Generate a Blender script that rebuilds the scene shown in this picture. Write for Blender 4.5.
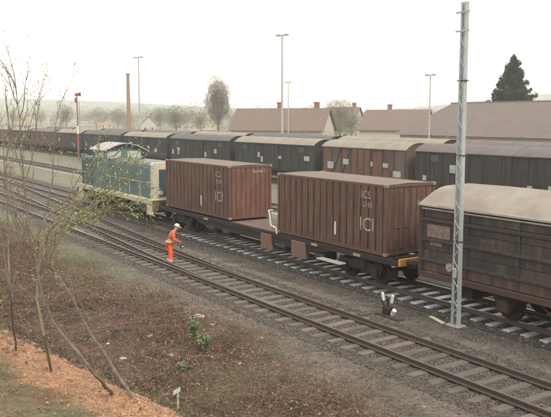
import bpy, bmesh, math, random
import numpy as np
from mathutils import Vector, Matrix
R = math.radians
random.seed(7); RNG = np.random.default_rng(7)
scene = bpy.context.scene
for o in list(bpy.data.objects): bpy.data.objects.remove(o)
C = scene.collection

# ---------------- camera, sky, sun, exposure ----------------
H = 6.1                                   # eye height above the rail heads
PITCH, AZ = R(6.954), R(33.27)            # tracks run along -X; the camera looks 33 degrees to the right of them
Fh = Vector((-math.cos(AZ), math.sin(AZ), 0)); Rt = Vector((Fh.y, -Fh.x, 0))
Fw = Fh*math.cos(PITCH) + Vector((0, 0, -math.sin(PITCH))); Up = Rt.cross(Fw)
cam = bpy.data.cameras.new('camera'); camo = bpy.data.objects.new('camera', cam); C.objects.link(camo)
camo.matrix_world = Matrix(((Rt.x, Up.x, -Fw.x, 0), (Rt.y, Up.y, -Fw.y, 0), (Rt.z, Up.z, -Fw.z, H), (0, 0, 0, 1)))
cam.sensor_width = 36; cam.lens = 36*742/551; cam.clip_end = 6000; cam.clip_start = 0.1
scene.camera = camo
w = bpy.data.worlds.new('World'); scene.world = w; w.use_nodes = True
nt = w.node_tree; bg = nt.nodes['Background']
sky = nt.nodes.new('ShaderNodeTexSky'); sky.sky_type = 'NISHITA'; sky.sun_disc = False
SUN_EL, SUN_AZ = R(42), R(200)
sky.sun_elevation = SUN_EL; sky.sun_rotation = R(100); sky.air_density = 1.5; sky.dust_density = 4
mx = nt.nodes.new('ShaderNodeMix'); mx.data_type = 'RGBA'; mx.inputs['Factor'].default_value = 0.93
nt.links.new(sky.outputs[0], mx.inputs[6])
wtc = nt.nodes.new('ShaderNodeTexCoord'); wmp = nt.nodes.new('ShaderNodeMapping'); wmp.inputs['Scale'].default_value = (1, 1, 3.5)
wno = nt.nodes.new('ShaderNodeTexNoise'); wno.inputs['Scale'].default_value = 2.2; wno.inputs['Detail'].default_value = 5
wcr = nt.nodes.new('ShaderNodeMix'); wcr.data_type = 'RGBA'
nt.links.new(wtc.outputs['Generated'], wmp.inputs[0]); nt.links.new(wmp.outputs[0], wno.inputs['Vector']); nt.links.new(wno.outputs[0], wcr.inputs['Factor'])
wcr.inputs[6].default_value = (9.3, 9.0, 8.1, 1); wcr.inputs[7].default_value = (10.8, 10.5, 9.3, 1)
nt.links.new(wcr.outputs[2], mx.inputs[7])
nt.links.new(mx.outputs[2], bg.inputs[0]); bg.inputs[1].default_value = 0.1
sun = bpy.data.lights.new('sun', 'SUN'); sun.energy = 1.1; sun.angle = R(14); sun.color = (1, .95, .86)
so = bpy.data.objects.new('sun', sun); C.objects.link(so)
# sun stands behind the camera's right shoulder
sd = Vector((math.cos(SUN_EL)*math.cos(R(-10)), math.cos(SUN_EL)*math.sin(R(-10)), math.sin(SUN_EL)))
so.rotation_euler = sd.to_track_quat('Z', 'Y').to_euler()
sky.sun_rotation = math.atan2(sd.x, sd.y)
scene.view_settings.view_transform = 'Standard'; scene.view_settings.look = 'None'
scene.view_settings.exposure = 0.80; scene.view_settings.gamma = 1
scene.cycles.volume_bounces = 6; scene.cycles.max_bounces = 12
scene.render.resolution_x = 1024; scene.render.resolution_y = 775

def ray(x, y): return Fw*742 + Rt*(x-275.5) + Up*(208.5-y)
def atY(x, y, Y):
    r = ray(x, y); return Vector((0, 0, H)) + r*(Y/r.y)
def atD(x, y, d):
    return Vector((0, 0, H)) + ray(x, y)*(d/742)

# ---------------- noise and terrain ----------------
_T = RNG.random((256, 256))
def vnoise(x, y, s, o=0):
    x = np.asarray(x, float)*s+o*17.3+1000; y = np.asarray(y, float)*s+o*9.1+1000
    xi = np.floor(x).astype(int); yi = np.floor(y).astype(int); fx = x-xi; fy = y-yi
    fx = fx*fx*(3-2*fx); fy = fy*fy*(3-2*fy)
    g = lambda a, b: _T[a % 256, b % 256]
    return (g(xi, yi)*(1-fx)+g(xi+1, yi)*fx)*(1-fy)+(g(xi, yi+1)*(1-fx)+g(xi+1, yi+1)*fx)*fy
def fbm(x, y, s, n=4, o=0):
    t = 0; a = .5
    for k in range(n): t = t+a*vnoise(x, y, s*2**k, o+k); a *= .5
    return t/(1-.5**n)
def sstep(a, b, x):
    t = np.clip((np.asarray(x, float)-a)/(b-a), 0, 1); return t*t*(3-2*t)
def crest(X): return np.clip(1.52+.19*(np.asarray(X, float)+6.7), -2.5, 3.2)
def terr(X, Y):
    X = np.asarray(X, float); Y = np.asarray(Y, float)
    u = Y-crest(X)
    z = np.interp(u, [-6, -.6, 0, .5, 5.0, 5.8, 7, 9.2], [4.45, 4.3, 4.17, 3.85, -.28, -.5, -.42, -.30])
    z = np.where(Y > 10.5, z+(-.24-z)*sstep(10.5, 12, Y), z)
    rough = 1-sstep(9.5, 11.5, Y)
    z = z+rough*((fbm(X, Y, .55, 3, 3)-.5)*.5*sstep(.6, 2.5, u)+(fbm(X, Y, 3, 3, 5)-.5)*.12)
    z = z+(1-rough)*(fbm(X, Y, 2.2, 3, 8)-.5)*.05
    # far land falls a little, then rolls
    far = sstep(60, 160, Y)
    z = z-far*1.0
    return z

# ---------------- mesh helpers ----------------
class MB:
    def __init__(s): s.v = []; s.f = []; s.m = []; s.mi = 0; s.sm = False
    def add(s, vs, fs, mi=None):
        b = len(s.v); s.v += [tuple(p) for p in vs]; s.f += [tuple(b+i for i in f) for f in fs]
        s.m += [s.mi if mi is None else mi]*len(fs); return s
    def box(s, a, b, mi=None):
        x0, y0, z0 = [min(p, q) for p, q in zip(a, b)]; x1, y1, z1 = [max(p, q) for p, q in zip(a, b)]
        return s.add([(x0,y0,z0),(x1,y0,z0),(x1,y1,z0),(x0,y1,z0),(x0,y0,z1),(x1,y0,z1),(x1,y1,z1),(x0,y1,z1)],
              [(0,3,2,1),(4,5,6,7),(0,1,5,4),(1,2,6,5),(2,3,7,6),(3,0,4,7)], mi)
    def cbox(s, a, b, c=.02, mi=None):      # box with chamfered edges
        x0, y0, z0 = [min(p, q) for p, q in zip(a, b)]; x1, y1, z1 = [max(p, q) for p, q in zip(a, b)]
        c = min(c, (x1-x0)/3, (y1-y0)/3, (z1-z0)/3)
        bm = bmesh.new(); bmesh.ops.create_cube(bm, size=1)
        for v in bm.verts: v.co = ((x0+x1)/2+v.co.x*(x1-x0), (y0+y1)/2+v.co.y*(y1-y0), (z0+z1)/2+v.co.z*(z1-z0))
        bmesh.ops.bevel(bm, geom=bm.edges[:], offset=c, segments=1, affect='EDGES', profile=.5)
        bm.verts.index_update()
        s.add([v.co[:] for v in bm.verts], [[v.index for v in f.verts] for f in bm.faces], mi); bm.free(); return s
    def tube(s, pts, r, n=6, mi=None, cap=True):
        pts = [Vector(p) for p in pts]; k = len(pts); rs = r if isinstance(r, (list, tuple)) else [r]*k
        vs = []; 
        d0 = (pts[1]-pts[0]).normalized(); u = d0.orthogonal().normalized()
        for i, p in enumerate(pts):
            d = (pts[min(i+1, k-1)]-pts[max(i-1, 0)]).normalized()
            u = (u-d*u.dot(d)); u = u.normalized() if u.length > 1e-6 else d.orthogonal().normalized()
            w_ = d.cross(u)
            for j in range(n):
                a = 2*math.pi*j/n; vs.append(p+(u*math.cos(a)+w_*math.sin(a))*rs[i])
        fs = [(i*n+j, i*n+(j+1) % n, (i+1)*n+(j+1) % n, (i+1)*n+j) for i in range(k-1) for j in range(n)]
        if cap: fs += [tuple(range(n))[::-1], tuple((k-1)*n+j for j in range(n))]
        return s.add(vs, fs, mi)
    def prism(s, prof, x0, x1, mi=None):    # profile of (y,z) swept along x
        n = len(prof)
        vs = [(x0, y, z) for y, z in prof]+[(x1, y, z) for y, z in prof]
        fs = [(j, (j+1) % n, n+(j+1) % n, n+j) for j in range(n)]+[tuple(range(n))[::-1], tuple(range(n, 2*n))]
        return s.add(vs, fs, mi)
    def mesh(s, name, mats, smooth=False):
        me = bpy.data.meshes.new(name); me.from_pydata(s.v, [], s.f)
        for m in (mats if isinstance(mats, (list, tuple)) else [mats]): me.materials.append(m)
        if any(s.m): me.polygons.foreach_set('material_index', s.m)
        if smooth: me.polygons.foreach_set('use_smooth', [True]*len(s.f))
        bm = bmesh.new(); bm.from_mesh(me); bmesh.ops.recalc_face_normals(bm, faces=bm.faces); bm.to_mesh(me); bm.free()
        return me
    def build(s, name, mats, parent=None, smooth=False, loc=None):
        o = bpy.data.objects.new(name, s.mesh(name, mats, smooth)); C.objects.link(o)
        if parent: o.parent = parent
        if loc is not None: o.location = loc
        return o
def link(name, me, parent=None, loc=None, rot=None):
    o = bpy.data.objects.new(name, me); C.objects.link(o)
    if parent: o.parent = parent
    if loc is not None: o.location = loc
    if rot is not None: o.rotation_euler = rot
    return o
def tag(o, label=None, cat=None, group=None, kind=None):
    if label: o['label'] = label
    if cat: o['category'] = cat
    if group: o['group'] = group
    if kind: o['kind'] = kind
    return o
def thing(name, label, cat, loc=(0, 0, 0), group=None, rz=0):
    o = bpy.data.objects.new(name, None); C.objects.link(o); o.location = loc; o.rotation_euler = (0, 0, rz)
    return tag(o, label, cat, group)
def copy_tree(o, parent=None):
    c = o.copy(); C.objects.link(c); c.parent = parent
    for ch in [q for q in C.objects if q.parent == o]: copy_tree(ch, c)
    return c
def soup(name, V, Fc, mats, midx=None, smooth=False):     # numpy arrays -> one object
    me = bpy.data.meshes.new(name); k = Fc.shape[1]
    me.vertices.add(len(V)); me.vertices.foreach_set('co', np.asarray(V, np.float32).ravel())
    me.loops.add(Fc.size); me.loops.foreach_set('vertex_index', Fc.astype(np.int32).ravel())
    me.polygons.add(len(Fc)); me.polygons.foreach_set('loop_start', np.arange(0, Fc.size, k, dtype=np.int32))
    for m in mats: me.materials.append(m)
    if midx is not None: me.polygons.foreach_set('material_index', np.asarray(midx, np.int32))
    if smooth: me.polygons.foreach_set('use_smooth', np.ones(len(Fc), bool))
    me.update(calc_edges=True)
    o = bpy.data.objects.new(name, me); C.objects.link(o); return o

# ---------------- materials ----------------
def srgb(*c):
    return tuple(((v/255)/12.92 if v/255 <= .04045 else ((v/255+.055)/1.055)**2.4) for v in c)
MATS = {}
def mat(name, col, rough=.8, col2=None, scale=3., amt=.5, streak=None, bump=.0, bscale=None, metal=0, rnd=0., spec=.5, detail=6, stretch=(1, 1, 1), world=False):
    if name in MATS: return MATS[name]
    m = bpy.data.materials.new(name); m.use_nodes = True; n = m.node_tree.nodes; l = m.node_tree.links
    b = n['Principled BSDF']; b.inputs['Roughness'].default_value = rough; b.inputs['Metallic'].default_value = metal
    b.inputs['Specular IOR Level'].default_value = spec
    tc = n.new('ShaderNodeTexCoord'); mp = n.new('ShaderNodeMapping'); mp.inputs['Scale'].default_value = stretch
    if world:
        ge = n.new('ShaderNodeNewGeometry'); l.new(ge.outputs['Position'], mp.inputs[0])
    else: l.new(tc.outputs['Object'], mp.inputs[0])
    no = n.new('ShaderNodeTexNoise'); no.inputs['Scale'].default_value = scale; no.inputs['Detail'].default_value = detail; no.inputs['Roughness'].default_value = .65
    oi = n.new('ShaderNodeObjectInfo')
    ad = n.new('ShaderNodeVectorMath'); ad.operation = 'ADD'; l.new(mp.outputs[0], ad.inputs[0])
    ms = n.new('ShaderNodeMath'); ms.operation = 'MULTIPLY'; ms.inputs[1].default_value = 37.; l.new(oi.outputs['Random'], ms.inputs[0]); l.new(ms.outputs[0], ad.inputs[1])
    l.new(ad.outputs[0], no.inputs['Vector'])
    cr = n.new('ShaderNodeMapRange'); cr.inputs[1].default_value = .5-.22; cr.inputs[2].default_value = .5+.22; l.new(no.outputs[0], cr.inputs[0])
    mul = n.new('ShaderNodeMath'); mul.operation = 'MULTIPLY'; mul.inputs[1].default_value = amt; l.new(cr.outputs[0], mul.inputs[0])
    mix = n.new('ShaderNodeMix'); mix.data_type = 'RGBA'; l.new(mul.outputs[0], mix.inputs['Factor'])
    mix.inputs[6].default_value = (*col, 1); mix.inputs[7].default_value = (*(col2 or tuple(c*.55 for c in col)), 1)
    out = mix.outputs[2]
    if streak:                            # vertical rain and rust streaks: (colour, amount, scale)
        s2 = n.new('ShaderNodeTexNoise'); s2.inputs['Scale'].default_value = streak[2]; s2.inputs['Detail'].default_value = 4
        mp2 = n.new('ShaderNodeMapping'); mp2.inputs['Scale'].default_value = (1, 1, .09); l.new(ad.outputs[0], mp2.inputs[0]); l.new(mp2.outputs[0], s2.inputs['Vector'])
        r2 = n.new('ShaderNodeMapRange'); r2.inputs[1].default_value = .45; r2.inputs[2].default_value = .7; r2.inputs[4].default_value = streak[1]; l.new(s2.outputs[0], r2.inputs[0])
        m2 = n.new('ShaderNodeMix'); m2.data_type = 'RGBA'; l.new(r2.outputs[0], m2.inputs['Factor']); l.new(out, m2.inputs[6]); m2.inputs[7].default_value = (*streak[0], 1); out = m2.outputs[2]
    if rnd:
        h = n.new('ShaderNodeHueSaturation'); r3 = n.new('ShaderNodeMapRange'); r3.inputs[3].default_value = 1-rnd; r3.inputs[4].default_value = 1+rnd
        l.new(oi.outputs['Random'], r3.inputs[0]); l.new(r3.outputs[0], h.inputs['Value']); l.new(out, h.inputs['Color']); out = h.outputs[0]
    l.new(out, b.inputs['Base Color'])
    if bump:
        bn = n.new('ShaderNodeTexNoise'); bn.inputs['Scale'].default_value = bscale or scale*4; bn.inputs['Detail'].default_value = 5; l.new(ad.outputs[0], bn.inputs['Vector'])
        bu = n.new('ShaderNodeBump'); bu.inputs['Strength'].default_value = 1; bu.inputs['Distance'].default_value = bump; l.new(bn.outputs[0], bu.inputs['Height']); l.new(bu.outputs[0], b.inputs['Normal'])
    MATS[name] = m; return m

rust_red = mat('container_paint', (.125, .053, .038), .75, (.055, .034, .028), 1.1, .9, ((.20, .15, .125), .45, 11.), .004, 14)
rust_red_lit = mat('container_paint_lit', (.165, .060, .041), .72, (.08, .042, .034), 1.5, .8, ((.22, .155, .125), .4, 11.), .004, 14)  # light falling on the end wall is put into this brighter red
cont_rail = mat('container_rail', (.13, .065, .052), .75, (.07, .045, .038), 4, .7, bump=.003)
cont_roof = mat('container_roof', (.20, .15, .135), .7, (.125, .088, .075), .9, .7, bump=.004)
white_paint = mat('white_paint', (.72, .72, .70), .6, (.45, .43, .40), 6, .6)
letter_paint = mat('worn_lettering', (.50, .47, .45), .7, (.13, .075, .065), 7, 1.)
casting = mat('casting', (.30, .21, .17), .7, (.13, .09, .07), 9, .8)
dark_steel = mat('dark_steel', (.014, .013, .013), .75, (.04, .027, .022), 5, .6, bump=.004)
rust_steel = mat('rusty_steel', (.085, .048, .037), .85, (.04, .028, .025), 5, .8, bump=.004)
rust_panel = mat('rusty_panel', (.20, .12, .09), .85, (.15, .09, .07), 3, .8, bump=.004)
orange_paint = mat('orange_paint', (.66, .31, .06), .6, (.40, .22, .08), 5, .6)
yellow_paint = mat('yellow_paint', (.42, .33, .12), .7, (.20, .15, .08), 8, .8)
deck_mat = mat('deck', (.20, .125, .10), .85, (.10, .07, .06), 2, .8, bump=.004)
rail_side = mat('rail_steel', (.075, .058, .052), .7, (.13, .075, .055), 12, .5)
rail_top = mat('rail_head', (.26, .25, .25), .35, (.12, .09, .08), 3, .5, metal=.6)
slp_wood = mat('sleeper_wood', (.175, .15, .135), .85, (.065, .052, .046), 7, .8, bump=.01, bscale=25, rnd=.25, stretch=(1, .25, 1))
slp_sky_tint = mat('sleeper_wet_sky_tint', (.38, .41, .45), .35, (.15, .155, .17), 5, .6, bump=.006, bscale=18, rnd=.2, spec=.6)  # wet sleepers, the sky's reflection painted in as pale blue
ballast = mat('ballast', (.135, .112, .10), .95, (.06, .05, .045), 9, 1, bump=.05, bscale=16, world=True, detail=10)
ballast_pale = mat('ballast_pale', (.36, .335, .30), .95, (.20, .185, .165), 7, .9, bump=.05, bscale=12, world=True, detail=10)
ballast_shade = mat('ballast_shade', (.038, .032, .03), .95, (.022, .02, .019), 9, 1, bump=.05, bscale=16, world=True, detail=10)  # shade under the wagons is put into this dark colour
galv = mat('galvanised', (.43, .47, .49), .5, (.27, .29, .30), 9, .7, ((.20, .17, .15), .25, 9.), metal=.2)
lamp_grey = mat('lamp_pole_grey', (.40, .40, .39), .6, (.30, .30, .29), 3, .5)
teal = mat('loco_teal', (.06, .145, .17), .6, (.075, .115, .12), 2, .7, ((.20, .23, .21), .45, 6.))
teal_dark = mat('loco_teal_dark', (.03, .075, .10), .5, (.03, .06, .075), 2, .6)
ivory = mat('loco_ivory', (.60, .55, .42), .6, (.40, .34, .25), 3, .6, ((.30, .25, .18), .4, 7.))
loco_roof = mat('loco_roof', (.40, .40, .38), .6, (.22, .21, .20), 2, .7)
hood_top = mat('loco_hood_top', (.17, .18, .175), .55, (.10, .10, .10), 2, .7)
glass = mat('sky_tinted_glass', (.50, .53, .50), .15, (.40, .43, .42), 2, .4, spec=.9)  # pale base colour paints the reflected sky into the panes
dark_glass = mat('dark_window_glass', (.03, .035, .04), .1, spec=.9)

# ---------------- setting: ground ----------------
def axis(segs):
    out = []
    for a, b, st in segs: out += list(np.arange(a, b-1e-6, st))
    return np.array(out+[segs[-1][1]])
xs = axis([(-2200, -400, 60), (-400, -100, 6), (-100, -45, 1.), (-45, -26, .28), (-26, -8, .13), (-8, -3, .05), (-3, 6, .3), (6, 40, 4), (40, 600, 70)])
ys = axis([(-300, -20, 40), (-20, -2, 2), (-2, 1, .12), (1, 2.6, .04), (2.6, 12.2, .12), (12.2, 25, .4), (25, 60, 1.5), (60, 200, 8), (200, 2000, 75)])
GX, GY = np.meshgrid(xs, ys, indexing='ij'); GZ = terr(GX, GY)
nx, ny = GX.shape
V = np.stack([GX.ravel(), GY.ravel(), GZ.ravel()], 1)
ii = np.arange(nx*ny).reshape(nx, ny)
Fq = np.stack([ii[:-1, :-1].ravel(), ii[1:, :-1].ravel(), ii[1:, 1:].ravel(), ii[:-1, 1:].ravel()], 1)
def mixc(a, b, t): t = np.clip(t, 0, 1)[..., None]; return a*(1-t)+b*t
def orange_mask(X, Y):
    u = Y-crest(X); wd = .15+.22*sstep(-6.8, -5.2, X)
    n = (fbm(X, Y, 2.4, 3, 21)-.5)*.22
    return 1-sstep(wd*.55, wd*1.3, np.abs(u+.10+.10*sstep(-6.8, -5.2, X)+n))
def zones(X, Y):
    u = Y-crest(X)
    n1 = fbm(X, Y, .35, 4, 11); n2 = fbm(X, Y, 1.7, 4, 12); n3 = fbm(X, Y, 6, 3, 13)
    base = np.broadcast_to(np.array([.225, .19, .165]), X.shape+(3,)).copy()
    base = mixc(base, np.array([.135, .118, .105]), sstep(.45, .7, n2)*.8)
    base = mixc(base, np.array([.29, .27, .24]), sstep(.55, .75, n3)*.6)
    # greenish verge left of the worker
    gm = sstep(.40, .52, n2*.5+n1*.5)*sstep(-19, -26, X)*sstep(7.6, 8.8, Y)*(1-sstep(11.4, 12.2, Y))
    base = mixc(base, np.array([.21, .235, .14]), gm*.85)
    # rough ground below the bank: reddish brown litter
    br = (1-sstep(9.2, 11.3, Y+(n1-.5)*3))*sstep(0, 1.2, u)
    base = mixc(base, np.array([.155, .088, .068]), br*.9)
    base = mixc(base, np.array([.06, .045, .04]), br*sstep(.45, .62, n2)*.85)
    base = mixc(base, np.array([.28, .22, .17]), br*sstep(.58, .72, n3)*.4)
    base = mixc(base, np.array([.16, .145, .085]), br*sstep(.55, .7, n1)*.6)
    # dark wet gravel in the ditch
    dt = sstep(4.3, 5.0, u)*(1-sstep(6.2, 7, u))*sstep(.38, .5, n2+.08)
    base = mixc(base, np.array([.115, .115, .12]), dt*.9)
    # grass on the shoulder
    gr = 1-sstep(-.3, .4, u+(n2-.5)*.8)
    base = mixc(base, np.array([.25, .21, .135]), gr)
    base = mixc(base, np.array([.30, .19, .12]), gr*sstep(.45, .65, n3)*.75)
    base = mixc(base, np.array([.50, .285, .175]), orange_mask(X, Y)*.95)
    # yard between the tracks: pale thin grass
    yd = sstep(21, 22.5, Y)*(1-sstep(60, 80, Y))
    base = mixc(base, np.array([.27, .255, .20]), yd*.8)
    base = mixc(base, np.array([.18, .19, .12]), yd*sstep(.45, .65, n1)*.5)
    # darker ground beneath the container train
    under = sstep(15.9, 16.6, Y+(n2-.5)*.8)*(1-sstep(20.8, 21.6, Y))
    base = mixc(base, np.array([.085, .075, .068]), under*.8)
    far = sstep(60, 90, Y)
    base = mixc(base, np.array([.20, .20, .13]), far)
    base = base*np.where(orange_mask(X, Y)[..., None] > .5, 1, .80)
    return base
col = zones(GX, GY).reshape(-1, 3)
gm_ = bpy.data.materials.new('ground'); gm_.use_nodes = True; n = gm_.node_tree.nodes; l = gm_.node_tree.links
b = n['Principled BSDF']; b.inputs['Roughness'].default_value = .95; b.inputs['Specular IOR Level'].default_value = .2
at_ = n.new('ShaderNodeAttribute'); at_.attribute_name = 'soil'
ge = n.new('ShaderNodeNewGeometry')
def gnoise(sc, det):
    q = n.new('ShaderNodeTexNoise'); q.inputs['Scale'].default_value = sc; q.inputs['Detail'].default_value = det; q.inputs['Roughness'].default_value = .7; l.new(ge.outputs['Position'], q.inputs['Vector']); return q
q1 = gnoise(9, 10); mr = n.new('ShaderNodeMapRange'); mr.inputs[1].default_value = .3; mr.inputs[2].default_value = .7; mr.inputs[3].default_value = .5; mr.inputs[4].default_value = 1.5; l.new(q1.outputs[0], mr.inputs[0])
vm = n.new('ShaderNodeVectorMath'); vm.operation = 'SCALE'; l.new(at_.outputs['Color'], vm.inputs[0]); l.new(mr.outputs[0], vm.inputs['Scale'])
l.new(vm.outputs[0], b.inputs['Base Color'])
q2 = gnoise(18, 6); bu = n.new('ShaderNodeBump'); bu.inputs['Distance'].default_value = .06; l.new(q2.outputs[0], bu.inputs['Height']); l.new(bu.outputs[0], b.inputs['Normal'])
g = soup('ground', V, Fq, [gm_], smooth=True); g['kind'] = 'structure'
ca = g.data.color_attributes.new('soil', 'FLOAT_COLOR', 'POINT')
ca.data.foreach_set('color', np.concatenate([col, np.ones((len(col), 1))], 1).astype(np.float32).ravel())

# far hills
hm = mat('hill_cover', (.11, .12, .10), .95, (.16, .16, .13), .02, .8, world=True)
def hills(name, d, pts, depth):
    # ridge across the view direction, real relief with a front slope and a back slope
    n_ = 90; vs = []; rows = [0, .35, .7, 1, 1.4, 2]; hz = [0, .5, .85, 1, .8, 0]
    for i in range(n_+1):
        s = -1+2*i/n_; lat = s*d*1.1
        hgt = 1.42*np.interp(s, [p[0] for p in pts], [p[1] for p in pts])
        for r_, h_ in zip(rows, hz):
            p = Fh*(d+depth*(r_-1)*.5)+Rt*lat
            z = (hgt+6*(float(fbm(i*.5, r_*3, .35, 3, 40))-.5))*h_-2
            vs.append((p.x, p.y, z))
    k = len(rows); fs = [(i*k+j, (i+1)*k+j, (i+1)*k+j+1, i*k+j+1) for i in range(n_) for j in range(k-1)]
    m = MB(); m.add(vs, fs); o = m.build(name, hm, smooth=True); o['kind'] = 'structure'
hills('hills', 1750, [(-1, 40), (-.5, 38), (-.36, 38), (-.2, 32), (-.05, 22), (.08, 14), (.18, 24), (.3, 42), (.4, 54), (.6, 60), (1, 62)], 500)

# ---------------- tracks ----------------
YA, YC, YD, YR, YS = 13.73, 18.85, 28.4, 40.9, 46.6
RG = .735
railprof = [(-.07, -.15), (.07, -.15), (.07, -.135), (.012, -.115), (.012, -.045), (.036, -.035), (.036, 0), (-.036, 0), (-.036, -.035), (-.012, -.045), (-.012, -.115), (-.07, -.135)]
def railpath(pts, parent, name='rail', zo=0):
    vs = []; k = len(railprof)
    for i, (x, y) in enumerate(pts):
        a = pts[max(i-1, 0)]; b_ = pts[min(i+1, len(pts)-1)]; d = Vector((b_[0]-a[0], b_[1]-a[1])).normalized(); nn = (-d.y, d.x)
        for (py, pz) in railprof: vs.append((x+nn[0]*py, y+nn[1]*py, pz+zo))
    m = MB()
    for i in range(len(pts)-1):
        for j in range(k):
            m.f.append((i*k+j, i*k+(j+1) % k, (i+1)*k+(j+1) % k, (i+1)*k+j)); m.m.append(1 if j == 6 else 0)
    m.v = vs; m.f += [tuple(range(k)), tuple((len(pts)-1)*k+j for j in range(k))]; m.m += [0, 0]
    return m.build(name, [rail_side, rail_top], parent)
def dev(x):                               # how far the crossover has left the near track
    d = -18.2-x; L = 87.; c = 14.; s = .07
    if d <= 0: return 0.
    if d < c: return s*d*d/(2*c)
    if d < L-c: return s*c/2+s*(d-c)
    if d < L: return 5.12-s*(L-d)**2/(2*c)
    return 5.12
def track(label, Y, x0, x1, bed, slp, spacing=.65, smax=300, beds=1.7, top=-.17, ext=None):
    t = thing('railway_track', None, None, (0, 0, 0)); t['kind'] = 'structure'
    m = MB(); m.prism([(Y-beds-.45, -.42), (Y-beds, -.215), (Y+beds, -.215), (Y+beds+.45, -.42)], x0, x1)
    m.build('track_bed', bed, t)
    for s in (-1, 1): railpath([(x0, Y+s*RG), (x1, Y+s*RG)], t)
    x = x1-.4; meshes = []
    for k in range(8):
        q = MB(); q.cbox((-.125, -1.3, -.14), (.125, 1.3, 0), .018); me = q.mesh('sleeper', slp if k < 4 else slp_wood)
        for v in me.vertices: v.co += Vector((random.uniform(-.008, .008), random.uniform(-.015, .015), random.uniform(-.006, .006)))
        meshes.append(me)
    cnt = 0; rest = MB(); fast = MB()
    while x > x0+.4:
        dv = ext(x) if ext else 0
        if cnt < smax:
            if dv:
                q = MB(); q.cbox((-.125, dv[0], -.14), (.125, dv[1], 0), .018); o = q.build('sleeper', slp_wood, t)
                o.location = (x, Y, top)
            else: o = link('sleeper', meshes[cnt % 4+(4 if x < -36 else 0)], t, (x, Y+random.uniform(-.05, .05), top+random.uniform(-.012, .006)), (0, 0, random.uniform(-.02, .02)))
        else: rest.box((x-.125, Y-1.3, -.3), (x+.125, Y+1.3, top))
        x -= spacing; cnt += 1
    if rest.v: rest.build('sleepers_beyond', slp, t)['kind'] = 'stuff'
    return t
def extA(x):
    dv = dev(x)
    if .02 < dv < 2.7: return (-1.3, 1.3+dv)
    return None
def extC(x):
    dv = 5.12-dev(x)
    if .02 < dv < 2.42: return (-1.3-dv, 1.3)
    return None
tA = track('near', YA, -260, 0, ballast, slp_wood, .66, 300, ext=extA)
tC = track('main', YC, -260, 4, ballast_shade, slp_sky_tint, .66, 300, top=-.165, ext=extC)
tD = track('siding', YD, -260, -20, ballast_pale, slp_wood, .66, 0)
tR = track('rear', YR, -330, -15, ballast_shade, slp_wood, .66, 0)
tS = track('rear', YS, -330, -15, ballast_shade, slp_wood, .66, 0)
# crossover from the near track to the container train's track
tX = thing('crossover_track', None, None); tX['kind'] = 'structure'
px = [-18.2-i*1.5 for i in range(0, 59)]
railpath([(x, YA-RG+dev(x)+.11*(1-min(1, (-18.2-x)/8))) for x in px], tX, 'switch_rail', .004)
railpath([(x, YA+RG+dev(x)) for x in px[1:]], tX, 'closure_rail', .004)
for sgn, xc in ((-1, -18.2-20), ):
    railpath([(xc+2.5, YA-RG+.05), (xc+2.2, YA-RG+.09), (xc-2.2, YA-RG+.09), (xc-2.5, YA-RG+.05)], tX, 'check_rail', 0)
x = -64.
k = 0
sm = MB(); sm.cbox((-.125, -1.3, -.14), (.125, 1.3, 0), .018); sme = sm.mesh('sleeper', slp_wood)
x = -18.2
while x > -105:
    dv = dev(x)
    if 2.7 <= dv <= 5.12-2.42: link('sleeper', sme, tX, (x, YA+dv, -.175), (0, 0, -.07))
    x -= .66

# ---------------- wheel gear shared by the wagons ----------------
def ring(m, x, y0, y1, r, n=20, z=None, mi=None):
    z = r if z is None else z
    vs = [(x+r*math.cos(2*math.pi*i/n), y0, z+r*math.sin(2*math.pi*i/n)) for i in range(n)]+[(x+r*math.cos(2*math.pi*i/n), y1, z+r*math.sin(2*math.pi*i/n)) for i in range(n)]
    fs = [(i, (i+1) % n, n+(i+1) % n, n+i) for i in range(n)]+[tuple(range(n)), tuple(range(n, 2*n))[::-1]]
    m.add(vs, fs, mi); return m
def wheelset_mesh():
    m = MB()
    for s in (-1, 1):
        ring(m, 0, s*.68, s*.72, .50, 24, .46); ring(m, 0, s*.70, s*.81, .46, 24, .46)
        ring(m, 0, s*.81, s*.83, .30, 16, .46)
    m.tube([(0, -1.0, .46), (0, 1.0, .46)], .08, 8)
    return m.mesh('wheelset', [dark_steel])
WS = wheelset_mesh()
def bogie_mesh():
    m = MB()
    for s in (-1, 1):
        m.add([(-1.25, s*.98, .62), (-.7, s*.98, .42), (.7, s*.98, .42), (1.25, s*.98, .62), (1.2, s*.98, .80), (.55, s*.98, .72), (0, s*.98, .86), (-.55, s*.98, .72), (-1.2, s*.98, .80)]+
              [(-1.25, s*1.06, .62), (-.7, s*1.06, .42), (.7, s*1.06, .42), (1.25, s*1.06, .62), (1.2, s*1.06, .80), (.55, s*1.06, .72), (0, s*1.06, .86), (-.55, s*1.06, .72), (-1.2, s*1.06, .80)],
              [tuple(range(9)), tuple(range(9, 18))]+[(i, (i+1) % 9, 9+(i+1) % 9, 9+i) for i in range(9)])
        for xx in (-.9, .9):
            m.box((xx-.17, s*.95, .28), (xx+.17, s*1.16, .62)); 
            for q in (-.24, .24): m.tube([(xx+q, s*1.04, .40), (xx+q, s*1.04, .72)], .055, 8)
        m.box((-.35, s*.9, .50), (.35, s*1.1, .9))
        m.box((-1.5, s*.5, .3), (-1.4, s*.9, .62)); m.box((1.4, s*.5, .3), (1.5, s*.9, .62))
    m.box((-.3, -.98, .55), (.3, .98, .8))
    return m.mesh('bogie_frame', [dark_steel])
BOG = bogie_mesh()
def bogie(parent, x):
    b_ = link('bogie', BOG, parent, (x, 0, 0))
    for q in (-.9, .9): link('wheelset', WS, b_, (q, 0, 0))
    return b_
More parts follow.
